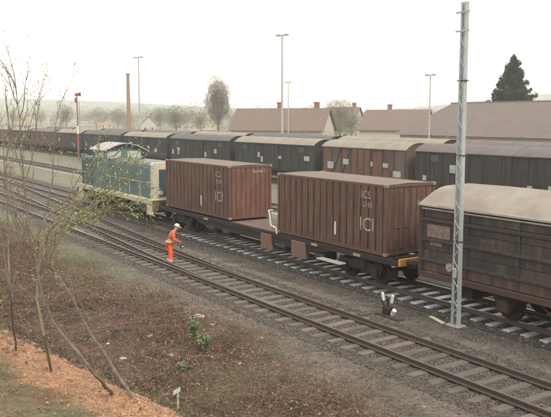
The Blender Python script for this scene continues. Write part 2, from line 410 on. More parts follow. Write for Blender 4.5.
def buffers(parent, x, s):
    for y in (-.875, .875):
        m = MB(); m.tube([(x, y, 1.05), (x+s*.33, y, 1.05)], .10, 12); m.tube([(x+s*.25, y, 1.05), (x+s*.56, y, 1.05)], .07, 12)
        m.tube([(x+s*.56, y, 1.05), (x+s*.60, y, 1.05)], .2, 18); m.build('buffer', dark_steel, parent)
    m = MB(); m.tube([(x, 0, 1.03), (x+s*.2, 0, 1.0), (x+s*.34, 0, .8), (x+s*.38, 0, .55)], .045, 6); m.build('coupling_hook', dark_steel, parent)

# text as flat mesh
def text_obj(body, size, mats, parent, loc, rot, name='lettering', depth=.002, sp=1.0, xs_=1.0):
    c = bpy.data.curves.new('lettering', 'FONT'); c.body = body; c.size = size; c.extrude = depth; c.space_character = sp; c.align_x = 'LEFT'
    c.resolution_u = 2
    o = bpy.data.objects.new('tmp', c); C.objects.link(o); dg = bpy.context.evaluated_depsgraph_get(); me = bpy.data.meshes.new_from_object(o.evaluated_get(dg))
    bpy.data.objects.remove(o); bpy.data.curves.remove(c); me.materials.clear(); me.materials.append(mats); me.name = 'lettering'
    q = link(name, me, parent, loc, rot); q.scale = (xs_, 1, 1); return q

# ---------------- container flat wagon ----------------
ZD = 1.15
fw = thing('container_flat_wagon', 'long low flat wagon carrying two brown containers, orange beam at its near end', 'flat wagon', (-28.85, YC, 0))
hl = 9.85
m = MB(); m.cbox((-hl, -.45, .72), (hl, -.25, 1.0), .02); m.cbox((-hl, .25, .72), (hl, .45, 1.0), .02); m.build('centre_sill', dark_steel, fw)
for s in (-1, 1):
    m = MB(); y0 = s*1.24
    m.cbox((-hl, y0, .90), (hl, y0-s*.10, 1.12), .015)
    m.add([(-6, y0-s*.03, .90), (6, y0-s*.03, .90), (4.6, y0-s*.03, .62), (-4.6, y0-s*.03, .62), (-6, y0-s*.08, .90), (6, y0-s*.08, .90), (4.6, y0-s*.08, .62), (-4.6, y0-s*.08, .62)],
          [(0, 1, 2, 3), (4, 5, 6, 7), (0, 1, 5, 4), (1, 2, 6, 5), (2, 3, 7, 6), (3, 0, 4, 7)])
    m.build('side_sill', dark_steel, fw)
for x0_, x1_ in ((-2.0, 2.1),):            # the deck plates between the containers
    for k in range(4):
        a = x0_+k*1.03; m = MB(); m.cbox((a, -1.12, 1.075), (a+1.0, 1.12, 1.135), .01); m.build('deck_plate', deck_mat, fw)
for xx in (-9.2, -7.5, -5.6, -3.7, 3.7, 5.6, 7.5, 9.2):
    m = MB(); m.cbox((xx-.1, -1.14, .92), (xx+.1, 1.14, 1.12), .015); m.build('cross_member', dark_steel, fw)
for s in (-1, 1):
    m = MB(); m.cbox((s*hl, -1.26, .93), (s*(hl+.1), 1.26, 1.2), .02); m.build('end_beam', orange_paint if s > 0 else dark_steel, fw)
    buffers(fw, s*(hl+.1), s); bogie(fw, s*7.55)
for xx, wd in ((1.25, .85), (3.75, 1.0)):
    m = MB(); m.cbox((xx-wd/2, -1.27, .28), (xx+wd/2, -1.02, .98), .02); m.build('equipment_box', rust_panel, fw)
for xx in (-3.9, -2.4, 2.45, 5.2):
    m = MB(); m.cbox((xx-.25, -1.1, .4), (xx+.25, -.5, .9), .03); m.tube([(xx-.3, -1.15, .55), (xx+.3, -1.15, .55)], .14, 10); m.build('brake_cylinder', dark_steel, fw)
m = MB(); m.tube([(2.15, -1.27, 1.1), (2.15, -1.3, 1.35), (1.72, -1.3, 1.42), (1.62, -1.3, 1.95), (1.55, -1.3, 2.05), (1.5, -1.05, 2.05)], .035, 8); m.build('brake_handrail', white_paint, fw)
for xx in (-4.4, 4.9, 7.6):
    m = MB(); m.cbox((xx-.2, -1.29, .95), (xx+.2, -1.245, 1.05), .01); m.build('marking_plate', yellow_paint, fw)
m = MB(); m.cbox((5.5, -1.62, .55), (7.0, -1.28, .60), .01); m.build('step_board', mat('pale_step', (.42, .40, .36), .8), fw)
m = MB(); m.tube([(9.75, -1.2, 1.24), (9.75, -1.2, 1.36), (9.75, 1.2, 1.36), (9.75, 1.2, 1.24)], .03, 6); m.build('end_handrail', dark_steel, fw)

def corrug(L, pitch, depth, z0, z1, frac=.5):
    # trapezoid sheet along x from 0..L in the y=0 plane, ribs towards -y
    n_ = max(1, round(L/pitch)); p = L/n_; pts = []
    for i in range(n_):
        a = i*p; q = p*frac; r_ = p*.08
        pts += [(a, 0), (a+(p-q)/2-r_, 0), (a+(p-q)/2, -depth), (a+(p+q)/2, -depth), (a+(p+q)/2+r_, 0)]
    pts.append((L, 0)); k = len(pts)
    vs = [(x, y, z0) for x, y in pts]+[(x, y, z1) for x, y in pts]+[(x, .03, z0) for x, y in pts]+[(x, .03, z1) for x, y in pts]
    fs = [(i, i+1, k+i+1, k+i) for i in range(k-1)]+[(2*k+i, 3*k+i, 3*k+i+1, 2*k+i+1) for i in range(k-1)]
    return vs, fs
def container(label, x0, L, z0, paint, end_paint, end_style, hgt=2.6, pitch=.42):
    W = 2.44; t = thing('shipping_container', label, 'container', (x0, YC-W/2, z0), 'containers on the flat wagon')
    vs, fs = corrug(L-.24, pitch, .07, .14, hgt-.12, .68)
    m = MB(); m.add([(x+.12, y+.075, z) for x, y, z in vs], fs); m.build('side_panel', paint, t)
    m = MB(); m.add([(x+.12, W-(y+.055), z) for x, y, z in vs], fs); m.build('side_panel', paint, t)
    for xx in (0, L-.12):
        for yy in (0, W-.12):
            m = MB(); m.cbox((xx, yy, .12), (xx+.12, yy+.12, hgt-.12), .012); m.build('corner_post', cont_rail, t)
            for zz in (0, hgt-.12):
                m = MB(); m.cbox((xx-.012, yy-.012, zz-.002), (xx+.165, yy+.132, zz+.12), .015); m.build('corner_casting', casting, t)
    for yy in (.01, W-.09):
        m = MB(); m.cbox((.17, yy, hgt-.125), (L-.17, yy+.08, hgt-.02), .01); m.build('top_rail', cont_rail, t)
        m = MB(); m.cbox((.17, yy, .01), (L-.17, yy+.08, .15), .01); m.build('bottom_rail', cont_rail, t)
    for xx in (.01, L-.09):
        m = MB(); m.cbox((xx, .135, hgt-.125), (xx+.08, W-.135, hgt-.02), .01); m.build('top_rail', cont_rail, t)
        m = MB(); m.cbox((xx, .135, .01), (xx+.08, W-.135, .13), .01); m.build('bottom_rail', cont_rail, t)
    # roof with shallow corrugation across
    n_ = 24; m = MB(); vs = []
    for i in range(n_*2+1):
        x = .03+(L-.06)*i/(n_*2); z = hgt+(-.02 if (i//1) % 2 else .0)
        vs += [(x, .02, z-.02), (x, W/2, z+.012), (x, W-.02, z-.02)]
    fs = []
    for i in range(n_*2):
        for j in (0, 1): fs.append((i*3+j, (i+1)*3+j, (i+1)*3+j+1, i*3+j+1))
    m.add(vs, fs); m.build('roof', cont_roof, t)
    # far end plain corrugated
    vs, fs = corrug(W-.24, .27, .045, .13, hgt-.12)
    m = MB(); m.add([(.06+y, x+.12, z) for x, y, z in vs], fs); m.build('end_panel', paint, t)
    if end_style == 'corrugated':
        m = MB(); m.add([(L-.06-y, x+.12, z) for x, y, z in vs], fs); m.build('end_panel', end_paint, t)
    else:
        for k in (0, 1):
            d = MB(); a = .125+k*(W-.25)/2+.006; b2 = a+(W-.25)/2-.012
            d.cbox((L-.09, a, .14), (L-.045, b2, hgt-.13), .01)
            for q in (0, 1):
                c0 = a+.06+q*((b2-a)/2-.02); d.cbox((L-.05, c0, .24), (L-.028, c0+(b2-a)/2-.12, hgt-.22), .012)
            do = d.build('door', end_paint, t)
            for q in (.28, .72):
                yy = a+(b2-a)*q; r_ = MB(); r_.tube([(L-.012, yy, .1), (L-.012, yy, hgt-.08)], .018, 6)
                for zz in (.3, 1.2, 2.2): r_.box((L-.045, yy-.05, zz), (L-.005, yy+.05, zz+.06))
                r_.box((L-.01, yy-.02, 1.0), (L+.012, yy+.3, 1.04)); r_.build('locking_bar', cont_rail, do)
    return t
c1 = container('brown container farther along the flat wagon, next to the blue-green locomotive, corrugated pinkish end', -38.1, 7.15, 1.19, rust_red, rust_red_lit, 'corrugated', 2.63)
c2 = container('brown container nearer the grey mast, just behind the pale-roofed wagon, with flat door end', -26.72, 6.98, 1.15, rust_red, rust_red, 'doors', 2.6)
for t, L in ((c1, 7.15), (c2, 6.98)):
    rx = (R(90), 0, 0)
    text_obj('ICS', .40, letter_paint, t, (L-1.35, -.002, 2.02), rx, xs_=.95)
    text_obj('U 60', .30, letter_paint, t, (L-1.25, -.002, 1.70), rx, xs_=.9)
    text_obj('ICI', .72, letter_paint, t, (L-1.45, -.002, .82), rx, xs_=1.0)
    m = MB(); m.box((L-2.95, -.004, .45), (L-2.85, .0, .95)); m.build('marking_stripe', white_paint, t)
text_obj('286040 5', .22, letter_paint, c1, (7.15-.010, 1.28, 2.24), (R(90), 0, R(90)))
text_obj('22', .2, letter_paint, c2, (6.98-.02, 1.5, 1.8), (R(90), 0, R(90)))

# ---------------- locomotive ----------------
lo = thing('shunting_locomotive', 'blue-green and ivory shunting locomotive with pale arched cab roof', 'locomotive', (-46.2, YC, 0))
m = MB(); m.cbox((-6.7, -1.42, 1.10), (6.6, 1.42, 1.38), .02); m.build('frame', ivory, lo)
m = MB(); m.cbox((-6.4, -.9, .6), (6.3, .9, 1.09), .02); m.build('underframe', dark_steel, lo)
for k in range(6):                       # panels of the long hood with door joints
    x0_ = -.95+k*1.12
    for s in (-1, 1):
        q = MB(); q.cbox((x0_+.02, s*1.12, 1.44), (x0_+1.11, s*1.07, 3.22), .015)
        if k in (1, 3):
            for j in range(7): q.box((x0_+.2, s*1.12, 2.1+j*.12), (x0_+.93, s*1.142, 2.15+j*.12))
        q.build('hood_door', teal, lo)
def hoodprof(w_, z0, z1, r_=.3):
    pts = [(-w_, z0), (w_, z0)]
    for i in range(5): a = math.pi/2*i/4; pts.append((w_-r_+r_*math.cos(a), z1-r_+r_*math.sin(a)))
    for i in range(5): a = math.pi/2+math.pi/2*i/4; pts.append((-w_+r_+r_*math.cos(a), z1-r_+r_*math.sin(a)))
    return pts
m = MB(); m.prism(hoodprof(1.08, 1.38, 3.42, .15), -.99, 5.8); m.build('long_hood', teal, lo)
m = MB(); m.cbox((-.97, -.85, 3.405), (5.75, .85, 3.46), .015); m.build('hood_top', hood_top, lo)
m = MB(); m.prism(hoodprof(1.14, 1.38, 3.50, .15), 5.8, 6.15); m.build('hood_end', ivory, lo)
m = MB(); m.cbox((6.15, -.75, 1.5), (6.19, .75, 3.1), .01); m.build('radiator_grille', teal_dark, lo)
m = MB(); m.prism(hoodprof(1.08, 1.38, 3.40, .15), -6.5, -3.46); m.build('short_hood', teal_dark, lo)
# cab
CX0, CX1, ZW, ZE = -3.45, -1.0, 3.42, 3.98
m = MB(); m.cbox((CX0, -1.33, 1.39), (CX1, 1.33, ZW), .02); m.build('cab_body', teal, lo)
posts = MB()
for x_ in (CX0, (CX0+CX1)/2-.08, CX1-.30):
    for s in (-1, 1): posts.box((x_, s*1.33, ZW), (x_+.30, s*1.20, ZE-.06))
for x_ in (CX0, CX1-.1): posts.box((x_, -.22, ZW), (x_+.1, .22, ZE-.06))
posts.box((CX0, -1.33, ZE-.06), (CX1, 1.33, ZE+.04)); posts.build('cab_pillars', teal, lo)
for s in (-1, 1):
    for a, b2 in ((CX0+.31, (CX0+CX1)/2-.09), ((CX0+CX1)/2+.23, CX1-.31)):
        f_ = MB(); f_.box((a, s*1.285, ZW+.02), (b2, s*1.27, ZE-.07)); f_.build('window', glass, lo)
    for x_ in (CX0+.03, CX1-.05):
        f_ = MB(); f_.box((x_, s*.23, ZW+.02), (x_+.02, s*1.19, ZE-.07)); f_.build('window', glass, lo)
rp = []
for i in range(13):
    y = -1.45+2.9*i/12; rp.append((y, ZE+.02+.46*(1-abs(y/1.45)**1.7)))
gi = [(y, z-.05) for y, z in rp]
m = MB(); m.prism(gi[1:-1]+[(1.3, ZE+.03), (-1.3, ZE+.03)], CX0+.02, CX1-.02); m.build('roof_gable', teal_dark, lo)
m = MB(); m.prism(rp+[(y, z-.06) for y, z in rp][::-1], CX0-.3, CX1+.35); m.build('cab_roof', loco_roof, lo)
m = MB(); m.tube([(1.2, .4, 3.4), (1.2, .4, 3.9)], .07, 8); m.build('exhaust_pipe', dark_steel, lo)
for s in (-1, 1):
    m = MB()
    for i in range(9):
        x_ = -6.6+i*1.63
        if -3.6 < x_ < -.9: continue
        m.tube([(x_, s*1.38, 1.38), (x_, s*1.38, 2.35)], .02, 6)
    m.tube([(-.8, s*1.38, 2.35), (6.5, s*1.38, 2.35)], .02, 6); m.tube([(-6.6, s*1.38, 2.35), (-3.6, s*1.38, 2.35)], .02, 6)
    m.build('handrail', ivory, lo)
    for x_ in (-6.0, 6.2):
        m = MB(); m.cbox((x_-.38, s*1.42, .45), (x_+.38, s*1.30, 1.09), .02); m.box((x_-.3, s*1.5, .5), (x_+.3, s*1.42, .54)); m.build('step', ivory, lo)
    for x_ in (-6.7, 6.6):
        m = MB(); sx = -1 if x_ < 0 else 1; m.tube([(x_, s*.8, 1.75-.0), (x_-sx*.22, s*.8, 1.75)], .12, 12); m.build('headlight', glass, lo)
for x_ in (-4.2, -1.4, 1.4, 4.2):
    link('wheelset', WS, lo, (x_, 0, .0)); 
    for s in (-1, 1):
        m = MB(); m.cbox((x_-.3, s*.98, .3), (x_+.3, s*1.12, .75), .02); m.box((x_-.5, s*.98, .78), (x_+.5, s*1.1, .88)); m.build('axle_box', dark_steel, lo)
for s, x_ in ((-1, -6.7), (1, 6.6)):
    m = MB(); m.cbox((x_, -1.4, .75), (x_+s*.06, 1.4, 1.36), .015); m.build('buffer_beam', mat('beam_rust', (.16, .10, .075), .75), lo)
    buffers(lo, x_+s*.06, s*.8 if s < 0 else .8)

# ---------------- covered wagons ----------------
def roofprof(w_, z0, rise, over=.08, n_=12):
    up = [(-w_-over+2*(w_+over)*i/n_, z0+rise*(1-abs(-1+2*i/n_)**2.3)) for i in range(n_+1)]
    return up+[(y, z-.05) for y, z in up[::-1]]
def wagon(label, x0, x1, Yc, body, roofm, style, eave=3.62, rise=.62, group=None, marks=True, detail=True):
    L = x1-x0; W = 1.36; t = thing('covered_wagon', label, 'covered wagon', ((x0+x1)/2, Yc, 0), group); h = L/2-.3
    m = MB(); m.box((-h, -W+.03, 1.2), (h, W-.03, eave-.03))
    arc = roofprof(W-.03, eave-.03, rise, 0)[:13]
    m.build('body', body[0], t)
    m = MB(); m.prism([(y, z) for y, z in arc]+[(W-.03, eave-.035), (-W+.03, eave-.035)], -h, h); m.build('gable_infill', body[0], t)
    m = MB(); m.prism(roofprof(W, eave, rise), -h-.12, h+.12); m.build('roof', roofm, t)
    for k in range(1, int(L//3.4)+1):
        xx = -h+k*2*h/(int(L//3.4)+1); q = MB(); pr_ = roofprof(W+.004, eave+.018, rise)[:13]
        q.prism(pr_+[(y, z-.03) for y, z in pr_[::-1]], xx-.03, xx+.03); q.build('roof_seam', roofm, t)
    m = MB(); m.cbox((-h-.05, -W, .98), (h+.05, -W+.12, 1.2), .01); m.cbox((-h-.05, W-.12, .98), (h+.05, W, 1.2), .01); m.box((-h, -.4, .8), (h, .4, 1.15)); m.build('underframe', dark_steel, t)
    nb = max(4, round(L/1.35)); st = 2*h/nb
    for i in range(nb+1):
        xx = -h+i*st
        for s in (-1, 1):
            if s > 0 and not detail: continue
            q = MB(); q.box((xx-.05, s*(W-.03), 1.2), (xx+.05, s*(W+.04), eave-.04)); q.build('side_post', body[1], t)
    if style in ('panels', 'brown'):
        for i in range(nb):
            xx = -h+i*st
            bodyi = body[2] if (style == 'brown' and i % 3 != 1) else body[0]
            q = MB(); npl = 3
            q.box((xx+.07, -W-.0, 1.28), (xx+st-.07, -W+.04, eave-.12)); q.build('side_panel', bodyi, t)
            if style == 'brown' and i in (1, nb//2-2, nb//2+2, nb-2):
                d = 1 if i < nb/2 else -1; q = MB(); a = Vector((xx+(.08 if d > 0 else st-.08), -W-.02, 1.3)); b2 = Vector((xx+(st-.08 if d > 0 else .08), -W-.02, eave-.15))
                q.tube([a, b2], .055, 4); q.build('diagonal_brace', body[1], t)
            if i in (1, nb-2):
                q = MB(); q.cbox((xx+.25, -W-.03, eave-.75), (xx+st-.25, -W+.01, eave-.25), .01); q.build('vent_hatch', body[3], t)
    # sliding door in the middle
    q = MB(); q.cbox((-1.25, -W-.08, 1.22), (1.25, -W-.03, eave-.12), .015)
    do = q.build('sliding_door', body[2] if style == 'brown' else body[0], t)
    q = MB()
    for xx in (-1.2, -.4, .4, 1.2): q.box((xx-.04, -W-.12, 1.24), (xx+.04, -W-.08, eave-.14))
    q.build('door_rib', body[1], do)
    q = MB(); q.box((-2.9, -W-.10, eave-.10), (2.9, -W-.02, eave-.04)); q.box((-2.9, -W-.10, 1.14), (2.9, -W-.02, 1.19)); q.build('door_rail', body[1], t)
    if marks:
        r_ = random.Random(label)
        for k in range(r_.choice((3, 4, 5))):
            xx = r_.uniform(-h+.3, h-.9); zz = r_.choice((1.5, 1.75, 2.2)); ww = r_.uniform(.35, .9); hh = r_.uniform(.25, .6)
            if abs(xx) < 1.8: xx += 2.2
            if xx+ww > h: continue
            q = MB(); q.box((xx, -W-.07, zz), (xx+ww, -W-.045, zz+hh)); q.build('marking_plate', mat('plate_white', (.42, .44, .44), .7, (.22, .22, .22), 3, .8), t)
    if L > 15.5:
        for xx in (-h+2.2, h-2.2): bogie(t, xx)
    else:
        for xx in (-h+2.6, h-2.6):
            link('wheelset', WS, t, (xx, 0, 0))
            for s in (-1, 1): q = MB(); q.cbox((xx-.2, s*1.0, .3), (xx+.2, s*1.15, .7), .02); q.box((xx-.65, s*1.02, .74), (xx+.65, s*1.12, .84)); q.box((xx-.06, s*1.0, .7), (xx+.06, s*1.14, 1.0)); q.build('axle_guard', dark_steel, t)
    for s in (-1, 1): buffers(t, s*h, s*.75 if False else s)
    return t
dk = mat('wagon_slate', (.030, .025, .026), .8, (.018, .016, .016), 2, .7, ((.12, .11, .11), .3, 4.))
dk2 = mat('wagon_charcoal', (.03, .028, .029), .8, (.055, .04, .036), 2, .7, ((.11, .09, .085), .3, 4.))
dkp = mat('wagon_post', (.035, .032, .034), .8, (.07, .05, .045), 4, .6)
blu = mat('wagon_blue', (.02, .023, .033), .75, (.02, .026, .036), 2, .7, ((.09, .10, .12), .3, 4.))
grn = mat('wagon_green', (.024, .026, .027), .75, (.016, .017, .018), 2, .7, ((.09, .10, .10), .3, 4.))
brn = mat('wagon_brown', (.17, .078, .054), .85, (.09, .05, .04), 2, .8, ((.10, .06, .05), .5, 5.))
brn2 = mat('wagon_umber', (.13, .085, .07), .85, (.08, .055, .05), 2, .8, ((.19, .15, .13), .3, 5.))
hat = mat('hatch', (.06, .07, .08), .7)
r_beige = mat('roof_beige', (.29, .26, .215), .8, (.19, .165, .135), .9, .8, world=True)
r_grey = mat('roof_grey', (.12, .12, .125), .8, (.08, .08, .08), .9, .8, world=True)
r_mauve = mat('roof_mauve', (.16, .135, .135), .8, (.10, .085, .085), .9, .8, world=True)
r_white = mat('roof_white', (.33, .305, .27), .8, (.20, .155, .13), .8, .9, ((.22, .16, .125), .3, 2.), .01, 6, world=True)
G = 'covered wagons in the rear train'
rear = [(-41.2, -25.5, dk, r_mauve, 'panels', 'long slate-blue covered wagon with mauve roof below the big shed'),
 (-52.9, -41.8, brn2, r_beige, 'brown', 'rust-brown planked covered wagon with dark diagonal braces and beige roof'),
 (-68.2, -53.7, grn, r_beige, 'panels', 'dark green covered wagon with beige roof directly above the gap between the containers'),
 (-84.1, -69.0, dk, r_grey, 'panels', 'dark slate covered wagon with grey roof above the farther container'),
 (-99.2, -84.9, blu, r_beige, 'panels', 'dark blue covered wagon with pale roof directly behind the locomotive cab'),
 (-116.0, -100.0, blu, r_grey, 'panels', 'blue-grey covered wagon with grey roof just right of the red signal'),
 (-130.2, -116.8, dk2, r_beige, 'panels', 'weathered dark wagon with beige roof just left of the red signal'),
 (-146.6, -131.0, brn2, r_mauve, 'brown', 'hazy umber wagon with mauve roof seen through the sapling twigs'),
 (-161.5, -147.4, dk2, r_beige, 'panels', 'hazy charcoal wagon, beige roof, second from the left picture edge'),
 (-178, -162.3, brn2, r_beige, 'brown', 'hazy brown wagon at the left picture edge behind the budding twigs')]
for x0_, x1_, bd, rf, st, lb in rear:
    wagon(lb, x0_, x1_, YR, (bd, dkp, brn, hat), rf, st, 3.66, .55, G)
G2 = 'wagons on the track behind the rear train'
xx = -26.; k = 0
names2 = ['roof of a far-row wagon showing above the slate-blue wagon', 'mauve far-row wagon roof above the rust-brown braced wagon', 'grey far-row wagon roof right of the lamp mast', 'grey far-row wagon roof left of the tall lamp mast', 'beige far-row wagon roof above the grey-roofed slate wagon', 'far-row wagon roof behind the pale-roofed blue wagon', 'hazy far-row wagon roof near the chimney', 'hazy far-row wagon roof near the red signal arm', 'hazy far-row wagon roof left of the signal', 'farthest hazy wagon roof in the row behind']
for lb in names2:
    L = [17, 14.5, 16, 13.6, 15.8][k % 5]
    wagon(lb, xx-L, xx, YS, (dk2, dkp, brn, hat), [r_mauve, r_beige, r_grey, r_beige, r_mauve][k % 5], 'plain', 3.75, .58, G2, False, False)
    xx -= L+.8; k += 1

# pale-roofed big wagon at the right, on the container train's track
w3 = thing('sliding_roof_wagon', 'dark banded freight wagon with stained cream roof behind the grey mast', 'freight wagon', (-10.9, YC, 0))
h = 6.9; W = 1.36
m = MB(); m.box((-h+.02, -W+.05, 1.05), (h-.02, W-.05, 3.25)); m.build('body', dk2, w3)
zb = [1.07, 1.42, 1.78, 2.14, 2.50, 2.86, 3.20]
side_mat = mat('side_board', (.05, .04, .037), .85, (.028, .024, .024), 1.6, .8, ((.16, .115, .10), .35, 5.), .004, 12)
side_low = mat('side_board_rusty', (.085, .052, .042), .85, (.045, .032, .028), 1.6, .8, ((.22, .15, .12), .35, 5.), .004, 12)
for s in (-1, 1):
    nb = 7; st = (2*h-.2)/nb
    for i in range(nb):
        for j in range(len(zb)-1):
            a = -h+.1+i*st; q = MB(); o_ = random.uniform(0, .008)
            q.cbox((a+.008, s*(W-.06), zb[j]+.008), (a+st-.008, s*(W-.01+o_), zb[j+1]-.008), .008)
            q.build('side_board', side_low if j == 0 else side_mat, w3)
    for zz in (1.44, 2.12, 2.78):
        q = MB(); q.cbox((-h, s*(W-.02), zz-.05), (h, s*(W+.05), zz+.05), .012); q.build('side_rail', dk2, w3)
    for i in range(nb+1):
        a = -h+.1+i*st; q = MB(); q.box((a-.035, s*(W-.01), 1.06), (a+.035, s*(W+.035), 3.2)); q.build('side_post', dk2, w3)
    q = MB(); q.cbox((-h-.06, s*(W-.04), .85), (h+.06, s*(W+.06), 1.05), .015); q.build('side_sill', rust_steel, w3)
    q = MB(); q.cbox((-h-.08, s*(W+.02), 3.22), (h+.08, s*(W+.09), 3.30), .01); q.cbox((-h-.08, s*(W+.02), 3.12), (h+.08, s*(W+.05), 3.17), .01); q.build('eaves_rail', mat('eaves_grey', (.42, .38, .35), .7, (.25, .2, .18), 3, .7), w3)
    q = MB(); q.cbox((-h-.06, s*(W-.03), 1.05), (-h+.06, s*(W+.07), 3.22), .015); q.build('corner_post', rust_steel, w3)
    q = MB(); q.cbox((h-.06, s*(W-.03), 1.05), (h+.06, s*(W+.07), 3.22), .015); q.build('corner_post', rust_steel, w3)
# barrel roof, the ends rounded down
n_ = 14; cols = [-h-.08, -h+.02, -h+.15, -h+.4, -h+.8, -h+1.3]+[-h+1.3+(2*h-2.6)*i/10 for i in range(1, 10)]+[h-1.3, h-.8, h-.4, h-.15, h-.02, h+.08]
vs = []
for x_ in cols:
    e = min(x_+h+.08, h+.08-x_); f_ = .8+.2*math.sin(min(1, e/1.4)*math.pi/2)
    for j in range(n_+1):
        y = -W-.05+2*(W+.05)*j/n_; vs.append((x_, y, 3.30+.66*f_*(1-abs(-1+2*j/n_)**1.7)+.012*math.sin(x_*4+j)))
k = n_+1; fs = [(i*k+j, (i+1)*k+j, (i+1)*k+j+1, i*k+j+1) for i in range(len(cols)-1) for j in range(n_)]
fs += [tuple(range(k)), tuple((len(cols)-1)*k+j for j in range(k))]
m = MB(); m.add(vs, fs); m.build('roof', r_white, w3, smooth=True)
m = MB(); m.box((-h, -.5, .75), (h, .5, 1.04)); m.build('centre_sill', rust_steel, w3)
for a, zc, ww, hh in ((-h+.3, 2.22, 1.0, .42), (-h+.45, 1.95, .5, .2)):
    q = MB(); q.box((a, -W-.012, zc), (a+ww, -W-.004, zc+hh)); q.build('faded_paint_patch', mat('faded_patch', (.27, .20, .18), .85, (.10, .08, .075), 7, 1), w3)
q = MB(); q.tube([(-h+1.35, -W-.055, 1.35), (-h+1.35, -W-.07, 1.35)], .14, 16); q.build('round_marking', letter_paint, w3)
text_obj('330 7 041', .13, mat('faded_white', (.16, .14, .13), .7), w3, (-h+2.6, -W-.014, 2.35), (R(90), 0, 0))
for xx in (-3.6, 3.6):
    link('wheelset', WS, w3, (xx, 0, 0))
    for s in (-1, 1):
        q = MB(); q.cbox((xx-.22, s*1.0, .28), (xx+.22, s*1.2, .68), .03); q.build('axle_box', rust_steel, w3)
        q = MB()
        for z_, l_ in ((.70, .75), (.745, .6), (.79, .45), (.835, .3)): q.box((xx-l_, s*1.05, z_), (xx+l_, s*1.15, z_+.04))
        q.build('leaf_spring', dark_steel, w3)
        q = MB(); q.add([(xx-.6, s*1.03, .86), (xx+.6, s*1.03, .86), (xx+.16, s*1.03, .2), (xx-.16, s*1.03, .2), (xx-.6, s*1.0, .86), (xx+.6, s*1.0, .86), (xx+.16, s*1.0, .2), (xx-.16, s*1.0, .2)], [(0, 1, 2, 3), (4, 5, 6, 7), (0, 1, 5, 4), (1, 2, 6, 5), (2, 3, 7, 6), (3, 0, 4, 7)]); q.build('axle_guard', dark_steel, w3)
q = MB(); q.box((-5.6, -.9, .35), (-5.0, .3, .75)); q.tube([(-1.5, -.8, .6), (-.4, -.8, .6)], .2, 12); q.tube([(-3, -.9, .45), (3, -.9, .5)], .03, 5); q.build('brake_gear', dark_steel, w3)
q = MB(); q.tube([(-2.2, -1.25, .85), (-1.5, -1.25, .35), (-.9, -1.25, .85)], .03, 5); q.build('step_iron', rust_steel, w3)
for s in (-1, 1):
    buffers(w3, s*(h+.02)*1, s*.5)
q = MB(); q.tube([(-h-.3, -1.0, 1.1), (-h-.3, -1.0, 3.3)], .02, 6); q.tube([(-h-.3, .2, 1.1), (-h-.3, .2, 3.3)], .02, 6)
for i in range(6): q.tube([(-h-.3, -1.0, 1.3+i*.38), (-h-.02, -1.0, 1.3+i*.38)], .014, 5)
q.build('end_ladder', dark_steel, w3)

# ---------------- lattice mast ----------------
lm = thing('lattice_mast', 'tall pale grey lattice steel mast standing beside the near track', 'mast', (-15.52, 16.8, -.22))
ht = 9.68
def sep(z): return .112-.046*z/ht
for s in (-1, 1):
    q = MB(); n_ = 10
    for i in range(n_):
        z0_, z1_ = ht*i/n_, ht*(i+1)/n_
        a, b2 = s*sep(z0_), s*sep(z1_); w_ = .027
        q.add([(a-w_, -.07, z0_), (a+w_, -.07, z0_), (a+w_, .07, z0_), (a-w_, .07, z0_), (b2-w_, -.07, z1_), (b2+w_, -.07, z1_), (b2+w_, .07, z1_), (b2-w_, .07, z1_)],
              [(0, 1, 5, 4), (1, 2, 6, 5), (2, 3, 7, 6), (3, 0, 4, 7)]+([(0, 3, 2, 1)] if i == 0 else [])+([(4, 5, 6, 7)] if i == n_-1 else []))
    q.build('mast_leg', galv, lm)
z_ = .3; s = 1
while z_ < ht-.9:
    a = sep(z_); q = MB(); q.tube([(-s*a, -.078, z_), (s*a, -.078, z_+.26)], .016, 4); q.build('lacing_bar', galv, lm)
    z_ += .30; s = -s
z_ = .45
while z_ < ht-.5:
    a = sep(z_); q = MB(); q.box((-a+.028, -.03, z_), (a-.028, .03, z_+.05)); q.build('batten', galv, lm); z_ += 1.2
for z_ in (8.82, 9.36):
    q = MB(); q.box((-.26, -.10, z_), (.26, -.072, z_+.05)); q.build('cross_arm', galv, lm)
q = MB(); q.cbox((-.06, -.16, 1.5), (.06, -.08, 1.8), .01); q.tube([(0, -.12, 1.5), (0, -.12, .0)], .012, 5); q.build('cable_box', galv, lm)
for z_ in (2.6, 5.2, 7.4):
    q = MB(); q.box((-.16, -.082, z_), (.16, .082, z_+.03)); q.build('clamp', rust_steel, lm)
q = MB(); q.cbox((-.27, -.2, -.15), (.27, .2, .03), .03); q.build('foundation', mat('concrete', (.30, .28, .25), .9, (.18, .17, .15), 8, .7), lm)

# ---------------- switch stand ----------------
ss = thing('switch_stand', 'small point lever with white weight beside the near track', 'point lever', (-17.45, 15.75, -.24))
q = MB(); q.cbox((-.65, -.14, 0), (.65, .14, .09), .01); q.cbox((-.65, -.75, .0), (-.42, .75, .07), .01); q.build('base_timber', mat('dark_timber', (.06, .045, .04), .9, (.10, .08, .07), 8, .7), ss)
q = MB(); q.cbox((-.13, -.13, .09), (.13, .13, .34), .02); q.build('lever_housing', dark_steel, ss)
q = MB(); q.tube([(0, -.05, .22), (-.12, -.2, .62)], .022, 6); q.build('lever', dark_steel, ss)
q = MB(); q.tube([(0, 0, .3), (0, 0, .62)], .03, 8); q.build('lever_post', dark_steel, ss)
for s in (-1, 1):
    q = MB(); q.cbox((s*.02, -.05, .52), (s*.12, .03, .80), .02); o = q.build('signal_plate', white_paint, ss); o.rotation_euler = (0, R(s*13), 0)
q = MB(); q.tube([(0, 0, .25), (.30, -.06, .20)], .022, 6); q.build('weight_arm', dark_steel, ss)
q = MB(); q.tube([(.28, -.05, .14), (.42, -.09, .32)], .07, 12); q.build('counterweight', white_paint, ss)
